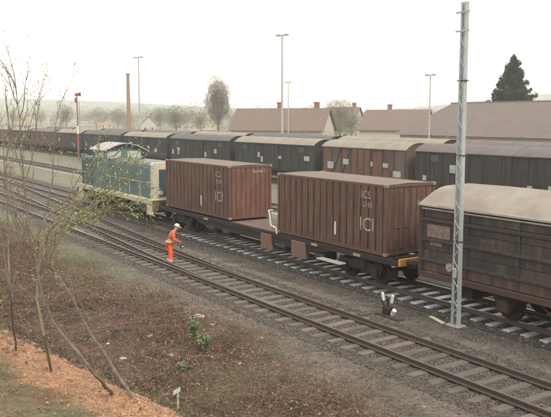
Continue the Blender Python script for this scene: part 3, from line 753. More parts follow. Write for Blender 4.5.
q = MB(); q.tube([(-.5, -.75, .06), (-.5, -1.5, .06)], .02, 6); q.build('throw_rod', dark_steel, ss)

# ---------------- semaphore ----------------
red = mat('signal_red', (.38, .05, .045), .6)
sg = thing('semaphore_signal', 'red and white semaphore signal post standing before the rear train', 'signal', (-102, 34, 0))
q = MB(); q.tube([(0, 0, 0), (0, 0, 9.4)], [.12, .08], 8); q.build('post', mat('post_rust', (.26, .14, .12), .8), sg)
q = MB(); q.tube([(0, 0, 2.8), (0, 0, 3.9)], .13, 8); q.build('red_band', red, sg)
q = MB(); q.tube([(0, 0, 3.9), (0, 0, 5.0)], .13, 8); q.build('white_band', white_paint, sg)
q = MB(); q.cbox((-.2, -.22, 9.1), (1.9, -.16, 9.5), .02); q.tube([(1.9, -.22, 9.3), (1.9, -.15, 9.3)], .3, 14); q.build('signal_arm', red, sg)
q = MB(); q.cbox((-.45, -.2, 8.2), (.45, -.1, 8.9), .03); q.build('spectacle_plate', red, sg)
q = MB(); q.tube([(.3, .2, 0), (.3, .2, 8.6)], .02, 5)
for i in range(20): q.tube([(0, .2, .5+i*.4), (.3, .2, .5+i*.4)], .015, 4)
q.build('ladder', dark_steel, sg)

# ---------------- lamps ----------------
def lamp(label, p, h, r, arm=1.5):
    t = thing('lamp_mast', label, 'lamp mast', p, 'tall yard lamp masts')
    q = MB(); q.tube([(0, 0, 0), (0, 0, h*.5), (0, 0, h)], [r, r*.75, r*.5], 8); q.build('pole', lamp_grey, t)
    t.rotation_euler = (0, 0, AZ+R(60)-R(90)+R(12))
    q = MB(); q.tube([(-arm*.6, 0, h), (arm*.6, 0, h)], r*.4, 6); q.build('cross_arm', lamp_grey, t)
    for s in (-1, 1):
        q = MB(); q.cbox((s*arm*.35, -.22, h-.06), (s*arm, .22, h+.14), .04); q.build('lamp_head', lamp_grey, t)
    q = MB(); q.cbox((-.3, -.3, -.2), (.3, .3, .3), .04); q.build('base', MATS['concrete'], t)
lamp('tallest lamp mast, rising behind the dark green wagon between the containers', (-75.2, 50.3, -.3), 16.2, .17, .9)
lamp('lamp mast with double head left of the brown-roofed row house, near the chimney', (-118.7, 50.3, -.3), 16.5, .17, 1.1)
lamp('lamp mast in front of the big shed, left of the grey lattice mast', (-60.2, 60, -.5), 11.3, .12, .6)
lamp('short slender lamp mast just right of the tallest lamp mast', (-117.5, 80, -.6), 13.4, .13, .7)

# ---------------- big shed ----------------
shed_roof = mat('shed_tiles', (.15, .112, .105), .85, (.105, .082, .078), .5, .8, ((.19, .15, .14), .3, 1.))
shed_wall = mat('shed_wall', (.36, .32, .28), .85, (.25, .22, .2), .8, .6)
sh = thing('storage_shed', 'big low shed with wide brown-grey hipped roof at the right, below the fir', 'shed', (0, 0, -.8))
xL, xR, yN, yF, ze, zr = -91.5, 10, 84, 116, 4.2, 9.5
q = MB(); q.add([(xL, yN, ze), (xR, yN, ze), (xR, yF, ze), (xL, yF, ze), (xL+.8-4, 100, zr), (xR-8, 100, zr)], [(0, 1, 5, 4), (1, 2, 5), (2, 3, 4, 5), (3, 0, 4), (0, 3, 2, 1)])
for i in (0, 3): pass
q.v[4] = (-95.0+.3, 100, zr); q.v[0] = (-92.6, yN, ze); q.v[3] = (-108, yF, ze)
q.build('roof', shed_roof, sh)
q = MB(); q.box((-91.5, yN+.6, 0), (xR-.5, yN+.8, ze-.01)); q.box((-91.5, yN+.8, 0), (-91.3, yF-1, ze-.01)); q.box((-91.3, yF-1.2, 0), (xR-.5, yF-1, ze-.01)); q.box((xR-.7, yN+.8, 0), (xR-.5, yF-1.2, ze-.01)); q.build('wall', shed_wall, sh)
for i in range(9):
    a = -86+i*8; d = MB(); d.cbox((a, yN+.52, 0), (a+3.4, yN+.6, 3.3), .02); d.build('door', rust_steel, sh)
q = MB(); q.tube([(-95, 100, zr+.02), (2, 100, zr+.02)], .14, 6); q.build('ridge_cap', shed_roof, sh)
# ---------------- houses ----------------
tile_red = mat('house_tiles', (.185, .13, .11), .85, (.13, .095, .08), .8, .7, world=True)
tile_brown = mat('house_tiles_brown', (.17, .12, .10), .85, (.15, .11, .1), .8, .7, world=True)
plaster = mat('house_plaster', (.50, .46, .40), .85, (.38, .35, .30), .4, .6)
plaster2 = mat('house_plaster_ochre', (.55, .45, .32), .85, (.45, .37, .27), .4, .6)
brick_m = mat('chimney_brick', (.29, .13, .09), .9, (.2, .1, .08), 2, .7)
def house(label, x, y, L, D, eave, ridge, rz=0, wall=plaster, tile=tile_red, chim=(0.3,), group=None, z=-1.0, name='house'):
    t = thing(name, label, 'house', (x, y, z), group, rz)
    e = eave-z; r_ = ridge-z; a = L/2; d = D/2
    q = MB(); q.add([(-a, -d, 0), (a, -d, 0), (a, d, 0), (-a, d, 0), (-a, -d, e), (a, -d, e), (a, d, e), (-a, d, e), (-a, 0, r_-.15), (a, 0, r_-.15)],
        [(0, 1, 5, 4), (2, 3, 7, 6), (1, 2, 6, 9, 5), (3, 0, 4, 8, 7), (0, 3, 2, 1)]); q.build('wall', wall, t)
    o_ = .5; sl = (r_-e)/d; q = MB()
    for s in (-1, 1):
        q.add([(-a-o_, s*(d+o_), e-sl*o_), (a+o_, s*(d+o_), e-sl*o_), (a+o_, 0, r_), (-a-o_, 0, r_), (-a-o_, s*(d+o_), e-sl*o_+.15), (a+o_, s*(d+o_), e-sl*o_+.15), (a+o_, 0, r_+.15), (-a-o_, 0, r_+.15)],
              [(0, 1, 2, 3), (4, 5, 6, 7), (0, 1, 5, 4), (1, 2, 6, 5), (3, 0, 4, 7)])
    rf = q.build('roof', tile, t)
    for c in chim:
        q = MB(); q.cbox((c*L-.45, .5, r_-1.5), (c*L+.45, 1.4, r_+1.2), .04); q.box((c*L-.55, .4, r_+1.2), (c*L+.55, 1.5, r_+1.35)); q.build('chimney', brick_m, rf)
    nw = max(2, int(L/3.2)); fl = 1 if e < 5.8 else 2
    for f_ in range(fl):
        for i in range(nw):
            xx = -a+(i+.5)*L/nw; zz = 1.4+f_*2.8
            w_ = MB(); w_.box((xx-.6, -d-.03, zz), (xx+.6, -d-.002, zz+1.4)); wo = w_.build('window', white_paint, t)
            for s in (-1, 1): p_ = MB(); p_.box((xx+s*.04, -d-.045, zz+.07), (xx+s*.54, -d-.031, zz+1.33)); p_.build('pane', dark_glass, wo)
        for s in (-.25, .25):
            zz = 1.4+f_*2.8; w_ = MB(); w_.box((a+.002, s*D-.55, zz), (a+.03, s*D+.55, zz+1.4)); wo = w_.build('window', white_paint, t)
            p_ = MB(); p_.box((a+.031, s*D-.47, zz+.07), (a+.045, s*D+.47, zz+1.33)); p_.build('pane', dark_glass, wo)
    return t
house('long row house with brown-red tiled roof and pale gable, two chimneys', -124.6, 83.5, 19, 8.5, 4.0, 7.9, R(36), chim=(-.05, .36), name='row_house')
P2 = atY(367, 110.6, 118); P3 = atY(432, 109, 118)
house('long brown-roofed house half hidden behind the shed roof', (P2.x+P3.x)/2, 118, (P3.x-P2.x)*.66, 12, 3.6, P2.z, R(32), chim=(-.15,), tile=tile_brown, name='row_house')
far = [(150, 118.5, 260, 7, 7, plaster, tile_brown, 'white-gabled house just right of the chimney stack', -.6), (108, 117, 300, 12, 12, plaster2, tile_red, 'ochre house with red roof between signal and chimney', .2),
 (60, 116, 320, 16, 11, plaster, tile_brown, 'pale house left of the red signal in the haze', 0), (24, 114, 280, 22, 12, plaster2, tile_brown, 'broad brown-roofed building far left behind the twigs', .1),
 (186, 118, 330, 12, 10, plaster, tile_red, 'small red-roofed house between lamp mast and round bare tree', .4), (206, 117, 380, 14, 10, plaster2, tile_brown, 'distant ochre house beside the round bare tree', -.3),
 (344, 117, 240, 9, 9, plaster, tile_red, 'small pale house in the trees between the two long houses', .5), (90, 115, 420, 18, 11, plaster, tile_red, 'distant white house above the blue-grey wagon roof', .3)]
for px_, py_, Y, L, D, wl, tl, lb, rz in far:
    p = atY(px_, py_, Y*.55)
    house(lb, p.x, p.y, L, D, 4.6 if L > 8 else 3.4, (8.2 if L > 8 else 6.6)+random.uniform(0, 1), rz, wl, tl)
# factory chimney
ch = thing('factory_chimney', 'tall slender brick factory chimney in the haze behind the locomotive', 'chimney', (-294.5, 120, -1))
q = MB(); q.tube([(0, 0, 0), (0, 0, 24.6)], [.95, .62], 16); q.build('stack', brick_m, ch)
q = MB(); q.tube([(0, 0, 24.6), (0, 0, 25.5)], .78, 16); q.build('rim', brick_m, ch)

# ---------------- trees ----------------
def leafcloud(cx, cy, cz, rx, ry, rz_, n, size, shape='ball', rng=RNG):
    d = rng.normal(size=(n, 3)); d /= np.linalg.norm(d, axis=1)[:, None]; r_ = rng.random(n)**.62
    # lumpy outline
    ph = rng.random(6)*6.28
    lump = 1+.22*np.sin(3*d[:, 0]+ph[0])*np.sin(4*d[:, 1]+ph[1])+.18*np.sin(6*d[:, 2]+ph[2]+3*d[:, 0])
    r_ = np.minimum(r_*lump, .62+.38*np.sin(5*d[:, 0]+ph[4])**2*.9+.12)/lump
    P = d*(r_*lump)[:, None]*np.array([rx, ry, rz_])+np.array([cx, cy, cz])
    a = rng.normal(size=(n, 3)); a /= np.linalg.norm(a, axis=1)[:, None]; b_ = np.cross(a, rng.normal(size=(n, 3))); b_ /= np.linalg.norm(b_, axis=1)[:, None]
    s = size*(.5+rng.random(n))[:, None]
    return P, a*s, b_*s*.5
def cards(P, a, b_):
    V = np.stack([P-a, P+b_, P+a, P-b_], 1).reshape(-1, 3); return V, np.arange(len(V)).reshape(-1, 4)
bark = mat('bark', (.15, .125, .105), .9, (.21, .175, .14), 5, .7, bump=.01)
hazed_crown_mats = [mat('twigs_brown_hazed', (.25, .215, .18), .9, (.17, .145, .12), .6, .8, world=True), mat('twigs_olive_hazed', (.22, .225, .15), .9, (.14, .15, .10), .6, .8, world=True), mat('twigs_green_hazed', (.15, .185, .13), .9, (.10, .12, .085), .6, .8, world=True)]  # crowns paled, part of the distance haze is put into their colour
def tree(label, x, y, h, r_, kind, n=900, base=-1.0, group=None, cat='tree', name='bare_tree'):
    t = thing(name, label, cat, (x, y, base), group); rg = random.Random(label)
    q = MB(); q.tube([(0, 0, 0), (.1, 0, h*.25), (-.05, .1, h*.55), (0, 0, h*.92)], [h*.022, h*.017, h*.010, .02], 7)
    for i in range(16):
        a = rg.uniform(0, 6.28); z0_ = h*rg.uniform(.2, .65); e = r_*rg.uniform(.6, 1)
        q.tube([(0, 0, z0_), (e*.45*math.cos(a), e*.45*math.sin(a), z0_+h*.12), (e*math.cos(a), e*math.sin(a), z0_+h*rg.uniform(.18, .32))], [h*.008, h*.005, .015], 5)
    q.build('trunk', bark, t)
    P, a, b_ = leafcloud(0, 0, h*.62, r_, r_, h*.38, n*5, h*.011 if kind else h*.026)
    if kind == 0: b_ = b_*.13; a[:, 2] = np.abs(a[:, 2])*1.5
    V, F_ = cards(P, a, b_); o = soup('crown', V, F_, [hazed_crown_mats[kind]]); o.parent = t
    return t
p = atY(218, 120, 100); tree('round bare brown tree standing alone left of the row house', p.x, p.y, 18.6, 3.9, 0, 2000)
tl = [(176, 118, 112, 12, 4.5, 1, 'olive budding tree between lamp mast and round bare tree'), (200, 118, 130, 10, 5, 1, 'low olive tree left of the round bare tree'),
 (340, 118, 112, 12.5, 4.5, 0, 'bare tree between the two long houses'), (330, 118, 95, 8, 3.5, 1, 'olive bush beside the row house gable'), (352, 118, 120, 9, 5, 1, 'budding olive tree left of the half-hidden house'),
 (240, 118, 96, 8.4, 3.2, 1, 'low olive tree before the row house left end'), (160, 118, 150, 13, 5, 2, 'greenish tree just right of the left lamp mast'), (118, 118, 150, 13, 5, 1, 'olive tree left of the brick chimney'),
 (66, 118, 130, 15, 5, 2, 'blue-green conical tree just left of the red signal'), (98, 118, 170, 15, 6, 0, 'bare tree right of the red signal'), (40, 118, 150, 14, 6, 1, 'hazy olive tree behind the left twigs'),
 (12, 118, 140, 14, 6, 0, 'hazy bare tree at the left picture edge'), (258, 116, 130, 10.5, 5, 0, 'bare crown showing above the row house roof'), (290, 116, 140, 11, 5, 1, 'olive crown above the row house right end'),
 (398, 117, 150, 10, 4, 0, 'bare tree above the half-hidden house chimney'), (312, 117, 170, 13, 6, 0, 'distant bare tree behind the pale gable')]
for px_, py_, Y, h_, r_, k, lb in tl:
    p = atY(px_, py_, Y); tree(lb, p.x, p.y, h_, r_, k, 1300, group='trees beyond the yard')
# far wood across the plain: one mass
PP = []; AA = []; BB = []
for i in range(420):
    d = random.uniform(330, 950); lat = random.uniform(-.55, .5)*d; p = Fh*d+Rt*lat
    if p.y < 130: continue
    hh = random.uniform(8, 16)*(.9+.25*(lat < 0))
    P, a, b_ = leafcloud(p.x, p.y, hh*.45, random.uniform(4, 11), random.uniform(4, 9), hh*.55, 620, .26); PP.append(P); AA.append(a); BB.append(b_)
V, F_ = cards(np.concatenate(PP), np.concatenate(AA), np.concatenate(BB)); o = soup('far_wood', V, F_, [hazed_crown_mats[0], hazed_crown_mats[1], hazed_crown_mats[2]], np.repeat(np.arange(len(PP)) % 3, 620)); tag(o, kind='stuff')
# hedge behind rear tracks
PP = []; AA = []; BB = []
for i in range(170):
    x_ = -330+i*1.75; y_ = 64+random.uniform(-3, 6)
    if x_ > -95: y_ = random.uniform(62, 72)
    hh = random.uniform(2.5, 5.5); P, a, b_ = leafcloud(x_, y_, hh*.4-.5, 1.8, 1.6, hh*.6, 520, .12); PP.append(P); AA.append(a); BB.append(b_)
V, F_ = cards(np.concatenate(PP), np.concatenate(AA), np.concatenate(BB)); o = soup('scrub', V, F_, [hazed_crown_mats[1], hazed_crown_mats[0]], np.repeat(np.arange(len(PP)) % 2, 520)); tag(o, kind='stuff')

# fir
fir_m = mat('fir_needles', (.022, .042, .028), .9, (.045, .065, .035), 1.5, .8, world=True)
ft = thing('fir_tree', 'dark green conical fir rising behind the shed roof', 'fir tree', (-94.2, 115.5, -1))
FH = 19.0
q = MB(); q.tube([(0, 0, 0), (0, 0, FH*.6), (0, 0, FH-.3)], [.32, .16, .03], 8); q.build('trunk', bark, ft)
PP = []; AA = []; BB = []; rg = random.Random(5)
bmk = MB()
for i in range(190):
    f_ = (i/190)**.85; z_ = 1.5+f_*(FH-1.8); Rr = (1-f_)**.78*8.3*rg.uniform(.45, 1.12)+.18; a = i*2.39996+rg.uniform(-.3, .3)
    dirv = np.array([math.cos(a), math.sin(a), 0]); nseg = max(8, int(Rr*80))
    bmk.tube([(0, 0, z_), (dirv[0]*Rr*.6, dirv[1]*Rr*.6, z_-Rr*.14), (dirv[0]*Rr, dirv[1]*Rr, z_-Rr*.06)], [.05, .03, .012], 4, cap=False)
    tt = RNG.random(nseg)**.7; w_ = (1-tt*.75)*Rr*.28+.06
    side = np.array([-dirv[1], dirv[0], 0]); lat = RNG.normal(size=nseg)*w_*.6
    P = dirv[None]*(tt*Rr)[:, None]+side[None]*lat[:, None]; P[:, 2] = z_-Rr*.2*np.sin(tt*2.2)+RNG.normal(size=nseg)*.26+tt**3*Rr*rg.uniform(-.05, .25)-np.abs(lat)*.25
    ax = dirv[None]*.7+side[None]*(np.sign(lat)*.6)[:, None]+RNG.normal(size=(nseg, 3))*.18; ax[:, 2] -= .15; ax /= np.linalg.norm(ax, axis=1)[:, None]
    bx_ = np.cross(ax, RNG.normal(size=(nseg, 3))); bx_ /= np.linalg.norm(bx_, axis=1)[:, None]
    PP.append(P); AA.append(ax*.26); BB.append(bx_*.09)
bmk.build('branches', bark, ft)
V, F_ = cards(np.concatenate(PP), np.concatenate(AA), np.concatenate(BB)); o = soup('crown', V, F_, [fir_m]); o.parent = ft

# ---------------- foreground vegetation ----------------
def tn(x, y): return float(terr(np.array([x]), np.array([y]))[0])
def hit(px_, py_):
    r_ = ray(px_, py_).normalized(); t = 1.
    while t < 200:
        p = Vector((0, 0, H))+r_*t
        if p.z < tn(p.x, p.y): return p
        t += .03
    return p
# bramble stems: triangular tubes built in numpy
def stems(name, bx, by, n_seg, length, rad, mats, midx, lean=.8, curve=.9, up=(.4, 1.2), kind='stuff'):
    N = len(bx); bz = terr(bx, by); a = RNG.random(N)*6.283; el = RNG.uniform(up[0], up[1], N)
    d = np.stack([np.cos(a)*np.cos(el), np.sin(a)*np.cos(el), np.sin(el)], 1)
    P = np.stack([bx, by, bz-.02], 1); L = length*(.5+RNG.random(N)); pts = [P]; cur = P; turn = RNG.normal(size=(N, 3))*.25
    for k in range(n_seg):
        d = d+turn+np.array([0, 0, -curve/n_seg]); d /= np.linalg.norm(d, axis=1)[:, None]
        cur = cur+d*(L/n_seg)[:, None]; cur[:, 2] = np.maximum(cur[:, 2], bz-.15); pts.append(cur)
    pts = np.stack(pts, 1); vs = []
    for j in range(3):
        an = 2.094*j; off = np.array([math.cos(an), math.sin(an)*.6, math.sin(an)*.8])
        vs.append(pts+off[None, None]*(rad*np.linspace(1, .35, n_seg+1))[None, :, None])
    V = np.stack(vs, 2).reshape(-1, 3); base = (np.arange(N)*(n_seg+1)*3)[:, None, None]
    k = np.arange(n_seg)[None, :, None]*3; j = np.arange(3)[None, None, :]; j2 = (j+1) % 3
    F_ = np.stack([base+k+j, base+k+j2, base+k+3+j2, base+k+3+j], -1).reshape(-1, 4)
    o = soup(name, V, F_, mats, np.repeat(midx, n_seg*3)); tag(o, kind='stuff'); return pts
def scatter(n, x0_, x1_, y0_, y1_, dens):
    x_ = RNG.uniform(x0_, x1_, n); y_ = RNG.uniform(y0_, y1_, n); k = RNG.random(n) < dens(x_, y_); return x_[k], y_[k]
stem_m = [mat('bramble_stem', (.17, .085, .065), .85), mat('bramble_stem_dark', (.085, .055, .048), .85), mat('straw_stem', (.33, .26, .16), .85), mat('green_stem', (.13, .17, .07), .8)]
bdens = lambda X, Y: np.clip((1-sstep(9.3, 11.2, Y+(fbm(X, Y, .35, 4, 11)-.5)*3))*sstep(.8, 2.2, Y-crest(X))*sstep(.44, .54, fbm(X, Y, .9, 3, 31))*(1-.85*sstep(4.3, 5, Y-crest(X))*(1-sstep(6, 6.8, Y-crest(X)))*sstep(.45, .55, fbm(X, Y, 1.7, 4, 12))), 0, 1)
bx, by = scatter(34000, -46, -7, .5, 11.4, bdens)
pts = stems('brambles', bx, by, 6, .85, .0065, stem_m, RNG.choice(3, len(bx), p=[.42, .34, .24]), up=(.3, 1.3), curve=1.3)
# small withered leaves on the brambles and litter on the ground
litter_m = [mat('dead_leaf_red', (.25, .115, .075), .85), mat('dead_leaf_brown', (.15, .095, .065), .85), mat('dead_leaf_tan', (.36, .25, .16), .85), mat('fresh_leaf', (.13, .20, .07), .7)]
sel = pts[RNG.random(len(pts)) < .9][:, 2:, :].reshape(-1, 3); P = sel+RNG.normal(size=sel.shape)*.03
def leafcards(name, P, size, mats, midx, flat=0.):
    n_ = len(P); a = RNG.normal(size=(n_, 3)); a[:, 2] *= 1-flat; a /= np.linalg.norm(a, axis=1)[:, None]; c = RNG.normal(size=(n_, 3)); c[:, 2] += flat*6; b_ = np.cross(a, c); b_ /= np.linalg.norm(b_, axis=1)[:, None]
    s = (size*(.5+RNG.random(n_)))[:, None]; V, F_ = cards(P, a*s, b_*s*.5); o = soup(name, V, F_, mats, midx); tag(o, kind='stuff'); return o
leafcards('bramble_leaves', P, .032, litter_m, RNG.choice(4, len(P), p=[.45, .33, .17, .05]))
x_, y_ = scatter(75000, -46, -6, -1, 11.8, lambda X, Y: (1-sstep(10, 12, Y))*.8+.05)
xg, yg = scatter(2500, -8, -2.5, 0, 2, lambda X, Y: 1-sstep(-.2, 0, Y-crest(X)))
leafcards('shoulder_litter', np.stack([xg, yg, terr(xg, yg)+.02], 1), .014, litter_m, RNG.choice(4, len(xg), p=[.35, .3, .3, .05]), .6)
leafcards('leaf_litter', np.stack([x_, y_, terr(x_, y_)+.012], 1), .034, litter_m, RNG.choice(4, len(x_), p=[.4, .35, .22, .03]), .8)
# dry and green grass on the rough strip
x_, y_ = scatter(60000, -48, -6, 5, 12.0, lambda X, Y: sstep(.46, .62, fbm(X, Y, .8, 3, 51))*.8*(1-sstep(11.2, 12.2, Y))+.06)
gcol = np.where(RNG.random(len(x_)) < .25+.45*sstep(-24, -32, x_), 3, 2)
stems('rough_grass', x_, y_, 2, .26, .0035, stem_m, gcol, up=(.7, 1.5), curve=.6)
# shoulder grass near the camera
gx, gy = scatter(110000, -12, -2, -1, 3, lambda X, Y: np.clip((1-sstep(-.25, .2, Y-crest(X)))*(1-orange_mask(X, Y)*.97)*sstep(.30, .52, fbm(X, Y, 3.2, 3, 61)), 0, 1))
gmats = [mat('grass_green', (.18, .215, .12), .8), mat('grass_dull', (.27, .25, .16), .8), mat('grass_straw', (.42, .33, .22), .85)]
stems('bank_grass', gx, gy, 3, .13, .0017, gmats, RNG.choice(3, len(gx), p=[.34, .33, .33]), up=(.3, 1.4), curve=1.1)
# orange wood chips and leaves on the shoulder
x_, y_ = scatter(90000, -12, -2, 0, 3, lambda X, Y: np.clip(orange_mask(X, Y)+.04, 0, 1))
om = [mat('chip_orange', (.50, .25, .14), .85), mat('chip_pale', (.58, .38, .25), .85), mat('chip_brown', (.28, .15, .09), .85)]
leafcards('wood_chips', np.stack([x_, y_, terr(x_, y_)+.004], 1), .0075, om, RNG.choice(3, len(x_), p=[.5, .3, .2]), .5)
# slope weeds on the left bank
x_, y_ = scatter(26000, -40, -5, -2, 7, lambda X, Y: sstep(.3, .8, Y-crest(X))*(1-sstep(4.5, 5.5, Y-crest(X)))*.7)
stems('bank_weeds', x_, y_, 4, .5, .0032, stem_m, RNG.choice(4, len(x_), p=[.2, .2, .4, .2]), up=(.8, 1.5), curve=.5)

# ballast stones near the tracks
st_m = [mat('stone_grey', (.16, .138, .125), .9), mat('stone_brown', (.125, .095, .08), .9), mat('stone_pale', (.27, .24, .215), .9), mat('stone_dark', (.05, .044, .042), .9)]
def stones(name, x_, y_, z_, size, p):
    n_ = len(x_); base = np.array([[1, 0, 0], [-.5, .87, 0], [-.5, -.87, 0], [.2, .1, 1], [-.1, -.1, -1]]); Fb = np.array([[0, 1, 3], [1, 2, 3], [2, 0, 3], [1, 0, 4], [2, 1, 4], [0, 2, 4]])
    V = base[None]*(.7+.6*RNG.random((n_, 5, 1)))*np.array([1, 1, .75]); a = RNG.random(n_)*6.28
    c, s = np.cos(a)[:, None], np.sin(a)[:, None]; X = V[..., 0]*c-V[..., 1]*s; Yv = V[..., 0]*s+V[..., 1]*c
    sz = (size*(.5+RNG.random(n_)))[:, None]
    V = np.stack([X*sz+x_[:, None], Yv*sz+y_[:, None], V[..., 2]*sz+z_[:, None]], -1).reshape(-1, 3)
    F_ = (np.arange(n_)[:, None, None]*5+Fb[None]).reshape(-1, 3)
    o = soup(name, V, F_, st_m, np.repeat(RNG.choice(4, n_, p=p), 6)); tag(o, kind='stuff')
x_, y_ = scatter(52000, -45, -7, 11.6, 15.6, lambda X, Y: np.where(X > -26, 1, .5)*np.where(np.abs(Y-YA) < 1.7, 1, .45))
inb = np.abs(y_-YA) < 1.8; z_ = np.where(inb, -.205, terr(x_, y_)+.0)
stones('ballast_stones', x_, y_, z_, .025, [.40, .36, .06, .18])
x_, y_ = scatter(26000, -40, -9, 16.0, 20.4, lambda X, Y: np.ones_like(X))
inb = np.abs(y_-YC) < 1.8; z_ = np.where(inb, -.205, terr(x_, y_))
stones('ballast_stones', x_, y_, z_, .027, [.25, .25, .03, .47])
x_, y_ = scatter(9000, -40, -6, 5, 16.6, lambda X, Y: np.ones_like(X)*.8)
stones('gravel', x_, y_, terr(x_, y_), .024, [.4, .38, .12, .1])

# single pale stones and boards one can pick out
pale = mat('pale_stone', (.55, .51, .47), .85, (.38, .33, .3), 9, .6, bump=.01)
def rock(label, p, sx, sy, sz, cat='stone', name='stone', m_=pale, rz=0.):
    bm = bmesh.new(); bmesh.ops.create_icosphere(bm, subdivisions=2, radius=1); rg = random.Random(label)
    for v in bm.verts:
        k = 1+rg.uniform(-.16, .16); v.co = Vector((v.co.x*sx*k, v.co.y*sy*k, v.co.z*sz*k))
    me = bpy.data.meshes.new(name); bm.to_mesh(me); bm.free(); me.materials.append(m_)
    o = link(name, me, None, p+Vector((0, 0, sz*.4)), (0, 0, rz)); tag(o, label, cat, 'loose pale stones'); return o
for px_, py_, s, lb in ((200, 317, .20, 'long pale stone lying behind the green weeds'), (150, 337, .12, 'small pale stone on the dark brambles, left of the weeds'), (213, 325, .09, 'small pinkish stone right of the green weeds'),
        (108, 344, .09, 'pale stone nearest the sapling trunks on the slope'), (123, 359, .11, 'pale stone low beside the sapling base'), (311, 326, .22, 'flat pale stone against the near rail, mid track'),
        (262, 338, .07, 'tiny pale stone in the rough strip right of the weeds'), (240, 364, .09, 'pale stone in the reddish scrub at bottom centre'), (196, 384, .07, 'pale stone right of the white T-shaped marker'), (128, 245, .12, 'pale stone near the track left of the worker')):
    rock(lb, hit(px_, py_), s, s*.5, s*.35, rz=random.uniform(0, 3))
p = hit(437, 321); q = MB(); q.cbox((-.38, -.07, 0), (.38, .07, .035), .008); o = q.build('board', mat('pale_board', (.55, .47, .38), .85, (.4, .3, .22), 6, .6), None, loc=p+Vector((0, 0, .02))); o.rotation_euler = (0, .03, -.25); tag(o, 'short pale board lying left of the lattice mast foot', 'board')
# white T marker
p = hit(178, 409); tm = thing('marker_post', 'small white T-shaped marker post in the ditch', 'marker post', p-Vector((0, 0, .1)), rz=R(-56.7))
q = MB(); q.cbox((-.018, -.018, 0), (.018, .018, .50), .004); q.build('post', white_paint, tm)
q = MB(); q.cbox((-.16, -.03, .47), (.16, -.019, .57), .004); q.build('plate', white_paint, tm)
# green weeds
wm = mat('weed_leaf', (.17, .25, .115), .7, (.11, .17, .08), 5, .6)
def weed(label, p, h_, n_, spread):
    t = thing('weed_plant', label, 'plant', p, 'green weeds on the rough strip'); q = MB(); rg = random.Random(label); Ps = []
    for i in range(n_):
        a = rg.uniform(0, 6.28); e = Vector((math.cos(a)*spread*rg.random(), math.sin(a)*spread*rg.random(), h_*rg.uniform(.6, 1)))
        mid = e*.5+Vector((0, 0, h_*.1)); q.tube([(0, 0, -.03), mid, e], [.006, .005, .002], 4, cap=False)
        for k in range(22): f_ = rg.uniform(.15, 1); b0 = Vector((0, 0, 0)).lerp(mid, f_*2) if f_ < .5 else mid.lerp(e, f_*2-1); Ps.append((b0.x+rg.gauss(0, .04), b0.y+rg.gauss(0, .04), b0.z+rg.gauss(0, .03)))
    q.build('stems', stem_m[3], t); o = leafcards('leaves', np.array(Ps), .05, [wm], None, .3); o.parent = t; del o['kind']
weed('tall green weed beside the long pale stone', hit(193, 345), .95, 14, .28)
weed('bushy green weed right of the tall weed', hit(205, 352), .5, 16, .3)
weed('low green weed left of the tall weed', hit(184, 371), .25, 12, .28)

